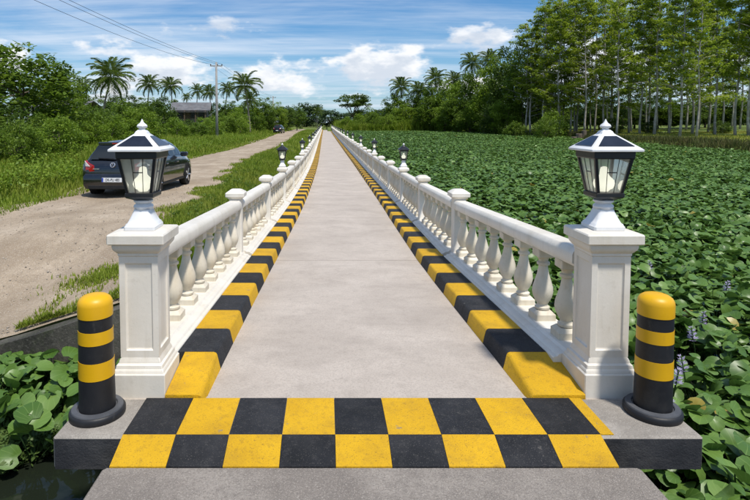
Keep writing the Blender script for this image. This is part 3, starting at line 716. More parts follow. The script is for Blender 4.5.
    mb = MB(); mb.box(-.26, .26, -.008, .006, -.056, .056, ch=.003); link('plate_board', mb.mesh('plate_board', 'plate'), pl)
    mb = MB(); mb.box(-.256, -.215, -.0105, -.006, -.053, .053); link('blue_strip', mb.mesh('blue_strip', 'plateblue'), pl)
    if near:
        cu = bpy.data.curves.new('plate_text', 'FONT'); cu.body = 'DK-PU 485'; cu.size = .098; cu.align_x = 'CENTER'; cu.align_y = 'CENTER'; cu.extrude = .001; cu.materials.append(MATS['ink'])
        tx = bpy.data.objects.new('tmp', cu); COL.objects.link(tx); bpy.context.view_layer.update()
        me = bpy.data.meshes.new_from_object(tx.evaluated_get(bpy.context.evaluated_depsgraph_get())); bpy.data.objects.remove(tx)
        me.materials.clear(); me.materials.append(MATS['ink'])
        link('plate_lettering', me, pl, (.02, -.0115, 0), (R(90), 0, 0), (.8, 1, 1))
        # round badge with its strokes
        em = link('badge', None, root, (0, -2.095, .875), (R(-18), 0, 0))
        mb = MB(); sg = 24
        mb.rings([[(r * math.cos(2 * math.pi * k / sg), y, r * math.sin(2 * math.pi * k / sg)) for k in range(sg)] for r, y in ((.066, .02), (.066, -.012), (.060, -.018), (.053, -.018), (.052, -.010))], cap1=False)
        link('badge_ring', mb.mesh('badge_ring', 'silver', 35), em)
        mb = MB(); mb.rings([[(r * math.cos(2 * math.pi * k / sg), y, r * math.sin(2 * math.pi * k / sg)) for k in range(sg)] for r, y in ((.052, .01), (.052, -.009))]); link('badge_disc', mb.mesh('badge_disc', 'carpaint'), em)
        for pts in ([(-.020, .047), (0, .006), (.020, .047)], [(-.048, .018), (-.024, -.043), (0, .000), (.024, -.043), (.048, .018)]):
            mb = MB(); mb.tube([(x, -.014, z) for x, z in pts], .0062, 5); link('badge_stroke', mb.mesh('badge_stroke', 'silver'), em)
        mb = MB(); mb.box(-.50, -.34, -2.128, -2.10, .765, .785); link('model_script', mb.mesh('model_script', 'silver'), root)
    return root
def ux(u, Y): return (u - 326) * Y / 540          # where a thing seen at bearing u stands at depth Y
def gz(x, y): return float(terrain(np.float64(x), np.float64(y)))
car('parked_hatchback', (-5.32, 15.75, gz(-5.3, 15.5) + .02), R(-2.5), 'dark blue hatchback parked on the dirt road behind the left lantern')
car('distant_car', (ux(279, 112), 112, gz(ux(279, 112), 112) + .08), R(-6), 'tiny dark car standing far off at the left edge of the dirt road', 1.0, 1.18, near=False)

# ------------------------------------------------------------------ poles, wires, houses
POLES = [(-14.2, 10.0, 8.6), (-11.7, 58.0, 8.6), (-12.5, 128.0, 8.6)]
pole_lab = ['utility pole out of view at the left', 'grey utility pole standing in the grass left of the road', 'farther utility pole among the trees beyond the first']
PT = []
for (x, y, h), lb in list(zip(POLES, pole_lab)):
    z0 = gz(x, y)
    if y > 20:
        root = empty('utility_pole', (x, y, z0 - .2), label=lb, cat='pole', group='utility poles')
        mb = MB(); mb.lathe([(.17, 0), (.10, h)], 10); link('shaft', mb.mesh('shaft', 'poleconc', True), root)
        mb = MB(); mb.box(-.65, .65, -.05, .05, h - .45, h - .35); link('crossarm', mb.mesh('crossarm', 'poleconc'), root)
        for q in (-.6, 0.12, .6):
            mb = MB(); mb.lathe([(.05, h - .35), (.06, h - .28), (.03, h - .2)], 8, (q, 0, 0)); link('insulator', mb.mesh('insulator', 'ink'), root)
    PT.append([(x + q, y, z0 - .2 + h - .22 - dz) for q, dz in ((-.6, 0), (.12, 0), (.6, 0))] + [(x, y - .1, z0 - .2 + h - 1.0)])
names = ['leftmost of the thin black power lines crossing the sky', 'middle one of the thin black power lines crossing the sky', 'rightmost of the thin black power lines crossing the sky']
for k in range(3):
    pts = []
    for a_, b_ in ((PT[0][k], PT[1][k]), (PT[1][k], PT[2][k])):
        a_, b_ = Vector(a_), Vector(b_)
        for i in range(24):
            t_ = i / 24; p = a_.lerp(b_, t_); p.z -= (.55 if k else .80) * 4 * t_ * (1 - t_); pts.append(tuple(p))
    pts.append(PT[2][k])
    mb = MB(); mb.tube(pts, .011, 4); tag(link('power_line', mb.mesh('power_line', 'wire')), names[k], 'wire', 'power lines')

def house(loc, rz, L_, W_, H_, RH, label):
    root = empty('house', loc, (0, 0, rz), label=label, cat='house')
    mb = MB(); mb.box(-L_ / 2, L_ / 2, -W_ / 2, W_ / 2, -1, H_); wl = link('wall', mb.mesh('wall', 'housewall'), root)
    mb = MB(); o_ = .7
    for s_ in (-1, 1):
        mb.rings([[(-L_ / 2 - o_, s_ * (W_ / 2 + o_), H_ - .25), (L_ / 2 + o_, s_ * (W_ / 2 + o_), H_ - .25), (L_ / 2 + o_, 0, H_ + RH), (-L_ / 2 - o_, 0, H_ + RH)],
                  [(-L_ / 2 - o_, s_ * (W_ / 2 + o_), H_ - .17), (L_ / 2 + o_, s_ * (W_ / 2 + o_), H_ - .17), (L_ / 2 + o_, 0, H_ + RH + .08), (-L_ / 2 - o_, 0, H_ + RH + .08)]])
    link('roof', mb.mesh('roof', 'roofing'), root)
    for s_ in (-1, 1):
        mb = MB(); mb.rings([[(s_ * L_ / 2, -W_ / 2, H_), (s_ * L_ / 2, W_ / 2, H_), (s_ * L_ / 2, 0, H_ + RH - .1)], [(s_ * (L_ / 2 - .1), -W_ / 2, H_), (s_ * (L_ / 2 - .1), W_ / 2, H_), (s_ * (L_ / 2 - .1), 0, H_ + RH - .1)]])
        link('gable', mb.mesh('gable', 'wood'), root)
    for x in (-L_ * .32, L_ * .08, L_ * .34):
        wn_ = link('window', None, root, (x, -W_ / 2, H_ * .58))
        mb = MB(); mb.box(-.5, .5, -.07, .03, -.65, .65); link('frame', mb.mesh('frame', 'wood'), wn_)
        mb = MB(); mb.box(-.42, .42, -.085, -.06, -.57, .57); link('pane', mb.mesh('pane', 'darkpane'), wn_)
    mb = MB(); mb.box(-.45, .45, -W_ / 2 - .06, -W_ / 2 + .03, 0, 2.0); link('door', mb.mesh('door', 'wood'), root, (-L_ * .12, 0, 0))
    for x in (-L_ / 2 + .1, -L_ * .17, L_ * .17, L_ / 2 - .1):
        mb = MB(); mb.box(x - .08, x + .08, -W_ / 2 - 1.3, -W_ / 2 - 1.14, -1, H_ - .2); link('verandah_post', mb.mesh('verandah_post', 'wood'), root)
    mb = MB(); mb.box(-L_ / 2 - .3, L_ / 2 + .3, -W_ / 2 - 1.5, -W_ / 2 - .5, H_ - .5, H_ - .42); link('verandah_roof', mb.mesh('verandah_roof', 'roofing'), root)
house((-23.0, 93, gz(-23, 93) + 1.55), R(8), 5.2, 4.5, 2.1, 1.15, 'dark-roofed wooden house among the palms left of the utility pole')
house((ux(68, 62), 62, gz(-29, 62) + .5), R(-5), 5.0, 4.5, 2.0, .8, 'small grey-roofed house mostly hidden by bushes behind the car')

# ------------------------------------------------------------------ trees
LEAF_V = np.array([(0, -.5, 0), (.27, 0, .05), (0, .5, 0), (-.27, 0, .05)]); LEAF_F = np.array([(0, 1, 2, 3)])
def leaf_cloud(cen, rad, per, size, flat=.75, shell=.5, hang=.0, r=rng, tint=None):
    """leaves spread through clumps; cen (m,3), rad (m,)"""
    m_ = len(cen); n = m_ * per; idx = np.repeat(np.arange(m_), per)
    d = r.normal(size=(n, 3)); d /= np.linalg.norm(d, axis=1)[:, None]
    rr = rad[idx] * (shell + (1 - shell) * r.random(n) ** .5) * (.55 + .55 * r.random(n))
    pos = cen[idx] + d * rr[:, None] * np.array([1, 1, flat])
    M = rotm(r.random(n) * 6.283, r.normal(.25 - hang, .5, n), r.normal(0, .4, n))
    base = r.random(m_) * .5 if tint is None else tint
    rnd = np.clip(base[idx] + r.random(n) * .4, 0, 1)
    return scatter(LEAF_V, LEAF_F, pos, M, size * (.6 + .8 * r.random(n)), rnd)
def crown_ball(cz, rx, rz, m_, per, size, rad, r, low=-.75, matn='leaf_mid', flat=.75):
    d = r.normal(size=(m_ * 3, 3)); d /= np.linalg.norm(d, axis=1)[:, None]; d = d[d[:, 2] > low][:m_]
    q = (.55 + .45 * r.random(len(d)) ** .6)
    cen = d * q[:, None] * np.array([rx, rx, rz]) * (.85 + .3 * r.random(len(d)))[:, None] + np.array([0, 0, cz])
    rd = rad * (.6 + .8 * r.random(len(d)))
    V, F, U = leaf_cloud(cen, rd, per, size, flat, .45, r=r)
    return cen, npmesh('crown', V, F, matn, U, smooth=False)
def trunk_mesh(h, r0, cen, r, matn='bark', limbs=7, lean=.2):
    mb = MB(); n = 6; pts = [(lean * math.sin(i * 1.1) * i / n, lean * .7 * math.cos(i * 1.7) * i / n, h * i / n - .3 * (i == 0)) for i in range(n + 1)]
    mb.tube(pts, [r0 * (1.25 if i == 0 else 1 - .55 * i / n) for i in range(n + 1)], 8)
    for c_ in cen[r.permutation(len(cen))[:limbs]]:
        k = r.integers(2, n + 1); p0 = Vector(pts[k]); p1 = Vector(c_)
        mid = p0.lerp(p1, .5) + Vector((0, 0, .12 * (p1 - p0).length)); mb.tube([p0, mid, p1], [r0 * .42, r0 * .26, r0 * .08], 5)
    return mb.mesh('trunk', matn, True)
BROAD = {}
for nm, matn, k in (('dark', 'leaf_dark', 3), ('mid', 'leaf_mid', 3), ('light', 'leaf_light', 2)):
    BROAD[nm] = []
    for q in range(k):
        r_ = np.random.default_rng(40 + q + 7 * len(nm))
        cen, cm = crown_ball(5.0, 3.5, 4.4, 105, 70, .36, 1.05, r_, -.95, matn); BROAD[nm].append((trunk_mesh(5.2, .20, cen, r_), cm))
FAR = []
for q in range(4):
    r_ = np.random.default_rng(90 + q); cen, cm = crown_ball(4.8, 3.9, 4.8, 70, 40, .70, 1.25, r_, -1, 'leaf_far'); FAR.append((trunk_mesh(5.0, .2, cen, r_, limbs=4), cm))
SHRUB = {}
for nm, matn in (('dark', 'leaf_dark'), ('mid', 'leaf_mid'), ('light', 'leaf_light')):
    SHRUB[nm] = []
    for q in range(2):
        r_ = np.random.default_rng(140 + q + 3 * len(nm)); cen, cm = crown_ball(1.15, 1.5, 1.3, 85, 70, .15, .44, r_, -1, matn); SHRUB[nm].append((trunk_mesh(1.2, .06, cen, r_, limbs=8), cm))
# slim tall trees
TALL = []
for q in range(6):
    r_ = np.random.default_rng(200 + q); Ht = 23; mb = MB()
    lean = r_.normal(0, .35, 2); pts = [(lean[0] * (i / 12) ** 2 + .10 * math.sin(i * 1.3 + q), lean[1] * (i / 12) ** 2 + .10 * math.cos(i * 1.1 + q), Ht * i / 12 - .3 * (i == 0)) for i in range(13)]
    mb.tube(pts, [.15 * (1.25 if i == 0 else 1 - .80 * i / 12) for i in range(13)], 8)
    cen, rad = [], []
    for b_ in range(52):
        hz = (3.4 + 1.1 * (q % 4)) + (19.2 - 1.1 * (q % 4)) * (b_ / 52) ** .95 + r_.normal(0, .3); k = min(11, int(hz / Ht * 12)); t_ = hz / Ht * 12 - k
        p0 = Vector(pts[k]).lerp(Vector(pts[k + 1]), min(1, t_)); ln = (3.7 - 2.2 * max(0, (hz - 8) / 15)) * (.5 + .7 * r_.random()); a_ = r_.random() * 6.283
        p1 = p0 + Vector((math.cos(a_) * ln, math.sin(a_) * ln, ln * (.15 + .45 * r_.random())))
        mb.tube([p0, p0.lerp(p1, .5) + Vector((0, 0, .1)), p1], [.045, .03, .012], 4)
        for s_ in (.45, .75, 1.0):
            if r_.random() < .85: cen.append(p0.lerp(p1, s_) + Vector(r_.normal(0, .2, 3))); rad.append(.45 + .55 * r_.random())
    V, F, U = leaf_cloud(np.array(cen), np.array(rad), 50, .30, .55, .25, .1, r_)
    TALL.append((mb.mesh('trunk', 'palebark', True), npmesh('crown', V, F, 'leaf_tall', U, smooth=False)))

def zv(v, Y): return CAM_H + (122 - v) * Y / 540
PLANTED = []
def plant(name, pair, x, y, sx, sz, rz, fmt, cat, group, dz=0.0):
    root = empty(name, (x, y, gz(x, y) + dz), (0, 0, rz), (sx, sx, sz), cat=cat, group=group)
    link('trunk', pair[0], root); link('crown', pair[1], root)
    PLANTED.append((group, x / y, fmt, root)); return root

# left: large tree and shrubs behind the meadow.  (u, v of the top, width px, depth, kind)
for u, vt, wd, Y, kd in ((22, 48, 120, 30, 'mid'), (-45, 30, 120, 34, 'dark'), (62, 70, 60, 37, 'mid')):
    x = ux(u, Y); h = zv(vt, Y) - gz(x, Y); plant('broadleaf_tree', BROAD[kd][0], x, Y, wd * Y / 540 / 7.6, h / 9.6, u, 'spreading broadleaf tree behind the meadow, %s from the left', 'tree', 'broadleaf trees left of the road')
for i, (u, vt, wd, Y, kd) in enumerate(((8, 108, 70, 25, 'dark'), (48, 112, 55, 27, 'mid'), (78, 104, 46, 36, 'mid'), (100, 108, 40, 40, 'dark'), (122, 102, 44, 46, 'mid'), (140, 108, 36, 44, 'light'), (158, 102, 40, 56, 'dark'), (170, 115, 26, 60, 'mid'),
        (206, 118, 26, 70, 'light'), (222, 112, 26, 74, 'mid'), (236, 108, 26, 86, 'light'), (254, 112, 24, 104, 'mid'), (190, 120, 26, 66, 'dark'), (30, 128, 40, 22, 'light'), (264, 113, 20, 118, 'dark'), (92, 122, 34, 33, 'light'), (212, 118, 24, 62, 'light'), (150, 118, 30, 48, 'mid'), (-20, 110, 70, 24, 'mid'), (60, 118, 40, 24, 'light'), (112, 116, 34, 36, 'light'), (134, 120, 30, 38, 'light'), (176, 118, 26, 52, 'light'), (240, 117, 18, 76, 'light'), (18, 122, 44, 20, 'mid'), (198, 122, 20, 58, 'mid'))):
    x = ux(u, Y); h = max(1.0, zv(vt, Y) - gz(x, Y)); plant('shrub', SHRUB[kd][i % 2], x, Y, wd * Y / 540 / 2.9, h / 2.5, i * 1.3, 'bushy shrub at the back of the meadow, %s from the left', 'shrub', 'shrubs behind the meadow')
for i, (u, vt, wd, Y, kd) in enumerate(((264, 98, 24, 118, 'mid'), (276, 103, 22, 126, 'light'), (287, 107, 18, 140, 'dark'), (297, 106, 18, 150, 'mid'))):
    x = ux(u, Y); h = zv(vt, Y) - gz(x, Y); plant('roadside_tree', BROAD[kd][i % 2], x, Y, wd * Y / 540 / 7.2, h / 9.6, i * 2.1, 'round green tree beside the far end of the dirt road, %s from the left', 'tree', 'trees at the far end of the dirt road')
for i, (u, vt, wd, Y, kd) in enumerate(((72, 92, 36, 96, 'dark'), (98, 96, 36, 100, 'mid'), (126, 95, 36, 98, 'dark'), (148, 98, 32, 104, 'mid'), (166, 97, 28, 106, 'dark'), (182, 104, 22, 110, 'mid'), (214, 103, 24, 112, 'dark'), (232, 101, 24, 112, 'mid'), (250, 102, 22, 116, 'light'), (40, 88, 40, 90, 'dark'))):
    x = ux(u, Y); h = zv(vt, Y) - gz(x, Y); plant('background_tree', BROAD[kd][(i + 1) % 2], x, Y, wd * Y / 540 / 6.4, h / 9.6, i * 1.1, 'leafy tree under and behind the palms, %s from the left', 'tree', 'trees behind the palms')
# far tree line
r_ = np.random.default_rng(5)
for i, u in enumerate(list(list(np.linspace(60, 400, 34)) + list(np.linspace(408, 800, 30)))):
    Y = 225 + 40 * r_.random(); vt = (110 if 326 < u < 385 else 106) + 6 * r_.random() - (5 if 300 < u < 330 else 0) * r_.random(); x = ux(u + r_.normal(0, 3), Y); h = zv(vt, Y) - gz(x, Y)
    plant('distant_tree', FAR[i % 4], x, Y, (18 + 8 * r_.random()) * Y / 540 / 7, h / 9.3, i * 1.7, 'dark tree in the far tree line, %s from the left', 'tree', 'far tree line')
# right-hand wood, dense part
for i, (u, vt, wd, Y, kd) in enumerate(((384, 112, 18, 172, 'mid'), (396, 94, 26, 166, 'mid'), (410, 95, 30, 160, 'mid'), (424, 88, 30, 154, 'dark'), (438, 83, 33, 148, 'mid'), (452, 81, 33, 141, 'light'), (466, 75, 35, 134, 'light'), (480, 69, 35, 127, 'dark'), (494, 59, 37, 118, 'light'), (508, 48, 36, 110, 'dark'),
        (522, 54, 34, 104, 'mid'), (538, 58, 34, 112, 'dark'), (404, 105, 26, 150, 'light'), (430, 99, 28, 142, 'mid'), (458, 95, 30, 130, 'mid'), (484, 91, 33, 118, 'light'), (506, 96, 30, 104, 'light'), (366, 108, 24, 168, 'light'), (445, 103, 24, 134, 'light'), (470, 103, 26, 122, 'mid'), (494, 105, 28, 108, 'dark'))):
    x = ux(u, Y); h = zv(vt, Y) - gz(x, Y); plant('wood_tree', BROAD[kd][i % 2], x, Y, wd * Y / 540 / 6.6, h / 9.4, i * 1.9, 'leafy tree in the dense wood across the pond, %s from the left', 'tree', 'dense wood right of the bridge')
# umbrella tree
r_ = np.random.default_rng(77); cen = np.array([(math.cos(a_) * q, math.sin(a_) * q, 6.4 + h_ + r_.normal(0, .2)) for h_, R_, n_ in ((0, 4.6, 12), (1.1, 4.2, 12), (2.1, 3.0, 9)) for a_, q in [(r_.random() * 6.28, R_ * math.sqrt(r_.random())) for _ in range(n_)]])
V, F, U = leaf_cloud(cen, 1.15 + .6 * r_.random(len(cen)), 95, .5, .40, .3, 0, r_)
root = empty('umbrella_tree', (ux(354, 168), 168, gz(ux(354, 168), 168)), sc=(1.25, 1.25, 1.15), label='flat-topped spreading tree standing above the far end of the bridge', cat='tree')
link('crown', npmesh('crown', V, F, 'leaf_dark', U, smooth=False), root); link('trunk', trunk_mesh(5.2, .28, cen, r_, limbs=14), root)
# tall slim trees
r_ = np.random.default_rng(31)
tt = [(680, 71), (697, 69), (617, 80), (655, 83), (557, 90), (585, 88), (640, 86), (715, 79), (735, 75), (748, 72), (530, 98), (543, 94), (603, 90), (628, 95), (668, 88), (765, 74), (785, 70), (570, 97), (692, 84), (708, 90), (722, 86), (648, 92), (610, 98), (595, 95), (577, 102), (550, 100), (563, 104)]
tt += [(u + r_.normal(0, 4), 98 + 20 * r_.random()) for u in np.linspace(528, 800, 20)]
for i, (u, Y) in enumerate(tt):
    x = ux(u, Y); top = zv(24, Y) if u < 535 else (zv(8, Y) if u < 548 else 0); s_ = .92 + .25 * r_.random(); sz = (top - gz(x, Y)) / 23 if top else s_ * (1.0 + .1 * (Y > 95))
    plant('slender_tree', TALL[i % 6], x, Y, .95 + .35 * r_.random(), sz, i * 1.37, 'tall slender pale-trunked tree on the far bank of the pond, %s from the left', 'tree', 'tall slender trees right of the pond')
for i, (u, vt, wd, Y, kd) in enumerate([(u_, 97 + 14 * r_.random(), 26, 122 + 20 * r_.random(), ('dark', 'dark', 'mid')[q % 3]) for q, u_ in enumerate(np.linspace(540, 775, 21))]):
    x = ux(u, Y); h = zv(vt, Y) - gz(x, Y); plant('understorey_tree', BROAD[kd][i % 2], x, Y, 1.25 * wd * Y / 540 / 7, 1.1 * h / 9.4, i * 2.3, 'low dark tree in the shade behind the tall slender trees, %s from the left', 'tree', 'trees behind the tall slender trees')
for i, (u, vt, wd, Y, kd) in enumerate(((346, 117, 14, 146, 'light'), (360, 114, 16, 150, 'light'), (374, 113, 16, 148, 'mid'), (388, 115, 16, 145, 'light'), (402, 117, 16, 147, 'light'), (552, 112, 26, 86, 'light'), (545, 118, 20, 80, 'mid'), (612, 118, 20, 92, 'dark'), (515, 122, 22, 92, 'mid'), (720, 121, 18, 84, 'dark'), (648, 122, 16, 90, 'dark'))):
    x = ux(u, Y); h = max(.8, zv(vt, Y) - gz(x, Y)); plant('bank_shrub', SHRUB[kd][i % 2], x, Y, wd * Y / 540 / 2.9, h / 2.5, i, 'low shrub on the far bank of the pond, %s from the left', 'shrub', 'shrubs on the far bank')

# ------------------------------------------------------------------ palms
def frond_mesh(seed, L_=3.6):
    r = np.random.default_rng(seed); mb = MB(); V, F, U = [], [], []
    def P(t_): return np.array([0, L_ * (t_ * (1 - .20 * t_ * t_)), L_ * (.30 * t_ - .62 * t_ ** 2.2)])
    n = 9
    for i in range(n):
        p, q = P(i / (n - 1)), P(min(1, i / (n - 1))); wd = .045 * (1 - .85 * i / (n - 1))
        V += [(p[0] - wd, p[1], p[2]), (p[0] + wd, p[1], p[2])]; U += [(0, 0, .8), (0, 0, .8)]
        if i: b_ = 2 * i; F.append((b_ - 2, b_ - 1, b_ + 1, b_))
    m_ = 26
    for i in range(m_):
        t_ = .12 + .88 * i / (m_ - 1); p = P(t_); ll = .95 * math.sin(math.pi * (.18 + .75 * t_)) ** .8
        for s_ in (-1, 1):
            dr = np.array([s_ * .78, .50 + .3 * t_, -.42 - .25 * r.random()]); tip = p + dr * ll * (.85 + .3 * r.random()); mid = p + dr * ll * .5 + np.array([0, 0, .07])
            b_ = len(V); V += [tuple(p + (0, -.05, 0)), tuple(mid + (0, .075, 0)), tuple(tip), tuple(mid - (0, .08, 0))]; v_ = .2 + .6 * r.random(); U += [(0, 0, v_)] * 4; F.append((b_, b_ + 1, b_ + 2, b_ + 3))
    return npmesh('frond', np.array(V), np.array(F), 'palmleaf', np.array(U), smooth=False)
FRONDS = [frond_mesh(s_) for s_ in (1, 2, 3)]
def palm(u, vc, rpx, Y, label, lean, i, nf=28):
    x = ux(u, Y); g_ = gz(x, Y); h = zv(vc, Y) - g_; s_ = rpx * Y / 540 / 3.2
    root = empty('coconut_palm', (x - lean, Y, g_), label=label, cat='palm', group='coconut palms')
    mb = MB(); n = 9; pts = [(lean * (k / n) ** 1.6, .15 * math.sin(k), h * k / n - .3 * (k == 0)) for k in range(n + 1)]
    mb.tube(pts, [.20 if k == 0 else .15 - .05 * k / n for k in range(n + 1)], 7); link('trunk', mb.mesh('trunk', 'palmbark', True), root)
    r = random.Random(i)
    for k in range(nf):
        e_ = R(72 - 118 * (k / nf) ** .9 + r.uniform(-8, 8)); link('frond', FRONDS[k % 3], root, (pts[-1][0], pts[-1][1], h), Euler((e_, 0, k * 2.4 + r.uniform(-.2, .2)), 'XYZ'), (s_ * r.uniform(.85, 1.1),) * 3)
    for k in range(5):
        mb = MB(); mb.lathe([(.01, -.14), (.10, -.08), (.12, 0), (.09, .09), (.01, .13)], 7); link('coconut', mb.mesh('coconut', 'weed', True), root, (pts[-1][0] + .22 * math.cos(k * 1.3), .22 * math.sin(k * 1.3), h - .25))
PL = [(112, 77, 26, 72, 'tallest coconut palm, behind the parked hatchback', 1.2), (84, 86, 12, 112, 'coconut palm just left of the tallest palm', -.6), (150, 84, 13, 118, 'coconut palm just right of the tallest palm', .5), (171, 86, 13, 112, 'coconut palm just left of the dark-roofed house', -.7),
      (187, 97, 6, 150, 'small distant coconut palm directly above the house roof', .2), (198, 91, 9, 140, 'coconut palm behind the right end of the house roof', .3), (210, 92, 10, 132, 'coconut palm just left of the utility pole', -.4), (228, 89, 10, 122, 'slim coconut palm just right of the utility pole', .8), (245, 85, 18, 92, 'large coconut palm right of the utility pole', -.9),
      (250, 100, 12, 100, 'low coconut palm under the large one right of the pole', .5), (401, 87, 13, 165, 'coconut palm rising from the wood right of the flat-topped tree', .3), (435, 78, 13, 150, 'coconut palm rising from the middle of the dense wood, third from its left end', .4), (471, 63, 14, 136, 'coconut palm in the dense wood, second from its right end', -.3), (418, 90, 12, 156, 'low coconut palm in the dense wood, second from its left end', -.3), (454, 80, 12, 142, 'coconut palm in the dense wood, third from its right end', .3), (489, 60, 13, 126, 'coconut palm at the right end of the dense wood beside the slender trees', -.4), (318, 112, 7, 215, 'tiny coconut palm on the skyline above the far end of the walkway', .2)]
for i, (u, vc, rp, Y, lb, ln) in enumerate(PL): palm(u, vc, rp, Y, lb, ln, i)
from collections import defaultdict
_g = defaultdict(list)
for g_, q, fmt, o in PLANTED: _g[g_].append((q, fmt, o))
for g_, lst in _g.items():
    for k, (q, fmt, o) in enumerate(sorted(lst, key=lambda e: e[0])): o['label'] = fmt % ordinal(k + 1)

# cut stumps on the far bank
for k, (u, Y, s_) in enumerate(((574, 78, .55), (579, 79, .62), (584, 80, .5))):
    mb = MB(); mb.lathe([(.75, -.2), (.62, .1), (.55, .6), (.56, 1.5), (.50, 1.56), (.2, 1.52)], 10); x = ux(u, Y)
    tag(link('tree_stump', mb.mesh('tree_stump', 'bark', 40), None, (x, Y, gz(x, Y)), sc=(s_ * 1.3, s_ * 1.3, s_ * 1.5)), 'brown tree stump across the pond, %s of three in a row' % ('left', 'middle', 'right')[k], 'stump', 'tree stumps')

# ------------------------------------------------------------------ grass
BL_V = np.array([(-.5, 0, 0), (.5, 0, 0), (.38, .10, .5), (-.38, .10, .5), (0, .38, 1.0)]); BL_F3 = np.array([(0, 1, 2), (0, 2, 3), (3, 2, 4)])
def blades(name, x, y, h, wd, matn, kind='stuff', label=None, dz=-.03, bend=1.0, obj=True, cat='grass'):
    n = len(x); z = terrain(x, y) + dz; r = rng
    M = rotm(r.random(n) * 6.283, r.normal(0, .18, n)); sc = np.stack([wd, h * bend * (.5 + r.random(n)), h], -1)
    rnd = np.clip(.5 + .25 * np.sin(x * .9 + y * .35) * np.sin(y * .53 - x * .4) + r.normal(0, .2, n), 0, 1)
    V, F, U = scatter(BL_V, BL_F3, np.stack([x, y, z], -1), M, sc, rnd)
    o = link(name, npmesh(name, V, F, matn, U)); tag(o, label, cat, None, kind); return o
def rect(n, x0, x1, y0, y1): return rng.uniform(x0, x1, n), rng.uniform(y0, y1, n)
def patch(x, y, s=1.0): return np.sin(x * 1.9 * s + 1.3) * np.sin(y * 1.1 * s + x * .7) + .6 * np.sin(y * 2.3 * s - x * 1.1)
# verge between road and bridge
xs, ys = [], []
for n, y0, y1 in ((46000, 5.7, 16), (34000, 16, 40), (16000, 40, 150)):
    y = rng.uniform(y0, y1, n); x = ROAD_R(y) - .35 + (rng.random(n)) * (-1.72 + .25 * (y > 20) - ROAD_R(y) + .35); e_ = ROAD_R(y) + .22 * np.sin(y * 1.9 + 1) + .12 * np.sin(y * 4.3); k = patch(x, y, 1.4) * .35 + rng.normal(0, .22, n) < (x - e_ - .12) * 1.6
    k &= ~((y < 7.6) & (x < -2.0) & (patch(x, y, .8) < .2)); xs.append(x[k]); ys.append(y[k])
q_ = rng.normal(size=(3600, 2)); xs.append(-2.80 + .30 * q_[:, 0]); ys.append(6.95 + .20 * q_[:, 1])
q_ = rng.random((2200, 2)); xs.append(-3.3 + 1.5 * q_[:, 0]); ys.append(5.62 + .45 * q_[:, 1] ** 2 * (1 + np.sin(q_[:, 0] * 20)))
x, y = np.concatenate(xs), np.concatenate(ys); n = len(x)
h = (.06 + .15 * rng.random(n)) * (1 + .6 * smooth(10, 60, y)) * (.45 + .75 * smooth(.0, .7, x - ROAD_R(y)))
blades('verge_grass', x, y, h, (.008 + .008 * rng.random(n)) * (1 + y / 14), 'grass', label='short green grass between the dirt road and the bridge', dz=.035)
# low leafy weeds in the verge
n = 1500; y = 6.5 + 40 * rng.random(n) ** 1.5; x = ROAD_R(y) + .35 + rng.random(n) * (-1.85 - ROAD_R(y) - .35); k = patch(x, y, 1.2) > -.2; x, y = x[k], y[k]; n = len(x)
V, F, U = leaf_cloud(np.stack([x, y, terrain(x, y) + .13 + .08 * rng.random(n)], -1), .06 + .10 * rng.random(n), 24, .055, .7, .3, 0, rng)
tag(link('verge_weeds', npmesh('verge_weeds', V, F, 'leaf_mid', U, smooth=False)), 'low broad-leaved weeds between the dirt road and the left balustrade', 'weeds', None, 'stuff')
# meadow left of the road
xs, ys = [], []
for n, y0, y1, wdt in ((42000, 9, 24, 13), (40000, 24, 55, 18), (34000, 55, 175, 30)):
    y = rng.uniform(y0, y1, n); x = ROAD_L(y) + .25 - rng.random(n) ** 1.25 * wdt; xs.append(x); ys.append(y)
x, y = np.concatenate(xs), np.concatenate(ys); n = len(x); dd = ROAD_L(y) - x
h = (.10 + .12 * rng.random(n)) + (.22 + .45 * rng.random(n)) * smooth(.2, 2.6, dd) * (.75 + .35 * np.sin(x * .8) * np.sin(y * .5 + x * .2))
h = h * (1 + .5 * smooth(30, 100, y))
blades('meadow_grass', x, y, h, (.012 + .014 * rng.random(n)) * (1 + y / 16), 'grass', label='tall bright green grass of the meadow left of the road')
# broad-leaved weeds in the meadow
n = 1500; y = 12 + 60 * rng.random(n) ** 1.5; x = ROAD_L(y) - .9 - rng.random(n) * 11
cen = np.stack([x, y, terrain(x, y) + .32 + .25 * rng.random(n)], -1)
V, F, U = leaf_cloud(cen, .16 + .22 * rng.random(n), 26, .11, .9, .3, 0, rng)
tag(link('meadow_weeds', npmesh('meadow_weeds', V, F, 'leaf_light', U, smooth=False)), 'broad-leaved weeds mixed through the tall meadow grass', 'weeds', None, 'stuff')
# far bank of the pond
n = 26000; x, y = rect(n, 2.6, 40, 141.5, 160); blades('reeds', x, y, (1.5 + 1.5 * rng.random(n)) * (.75 + .35 * np.sin(x * .35) * np.sin(y * .3 + x * .1)), .12 + .1 * rng.random(n), 'grass', label='bright tall reeds on the far shore at the end of the pond')
n = 30000; y = 25 + 117 * rng.random(n); x = BANK(y) - .8 + rng.random(n) ** 1.4 * 4.5; blades('bank_grass', x, y, .25 + .55 * rng.random(n), .035 + .05 * rng.random(n), 'darkgrass', label='dark dry grass along the far bank of the pond')
n = 45000; y = 35 + 100 * rng.random(n); x = BANK(y) + 2.5 + rng.random(n) * 34; k = patch(x * .15, y * .15) > -.5; x, y = x[k], y[k]; n = len(x); blades('lawn_grass', x, y, .12 + .22 * rng.random(n), .06 + .06 * rng.random(n), 'drygrass', label='patchy yellow-green grass under the tall slender trees')
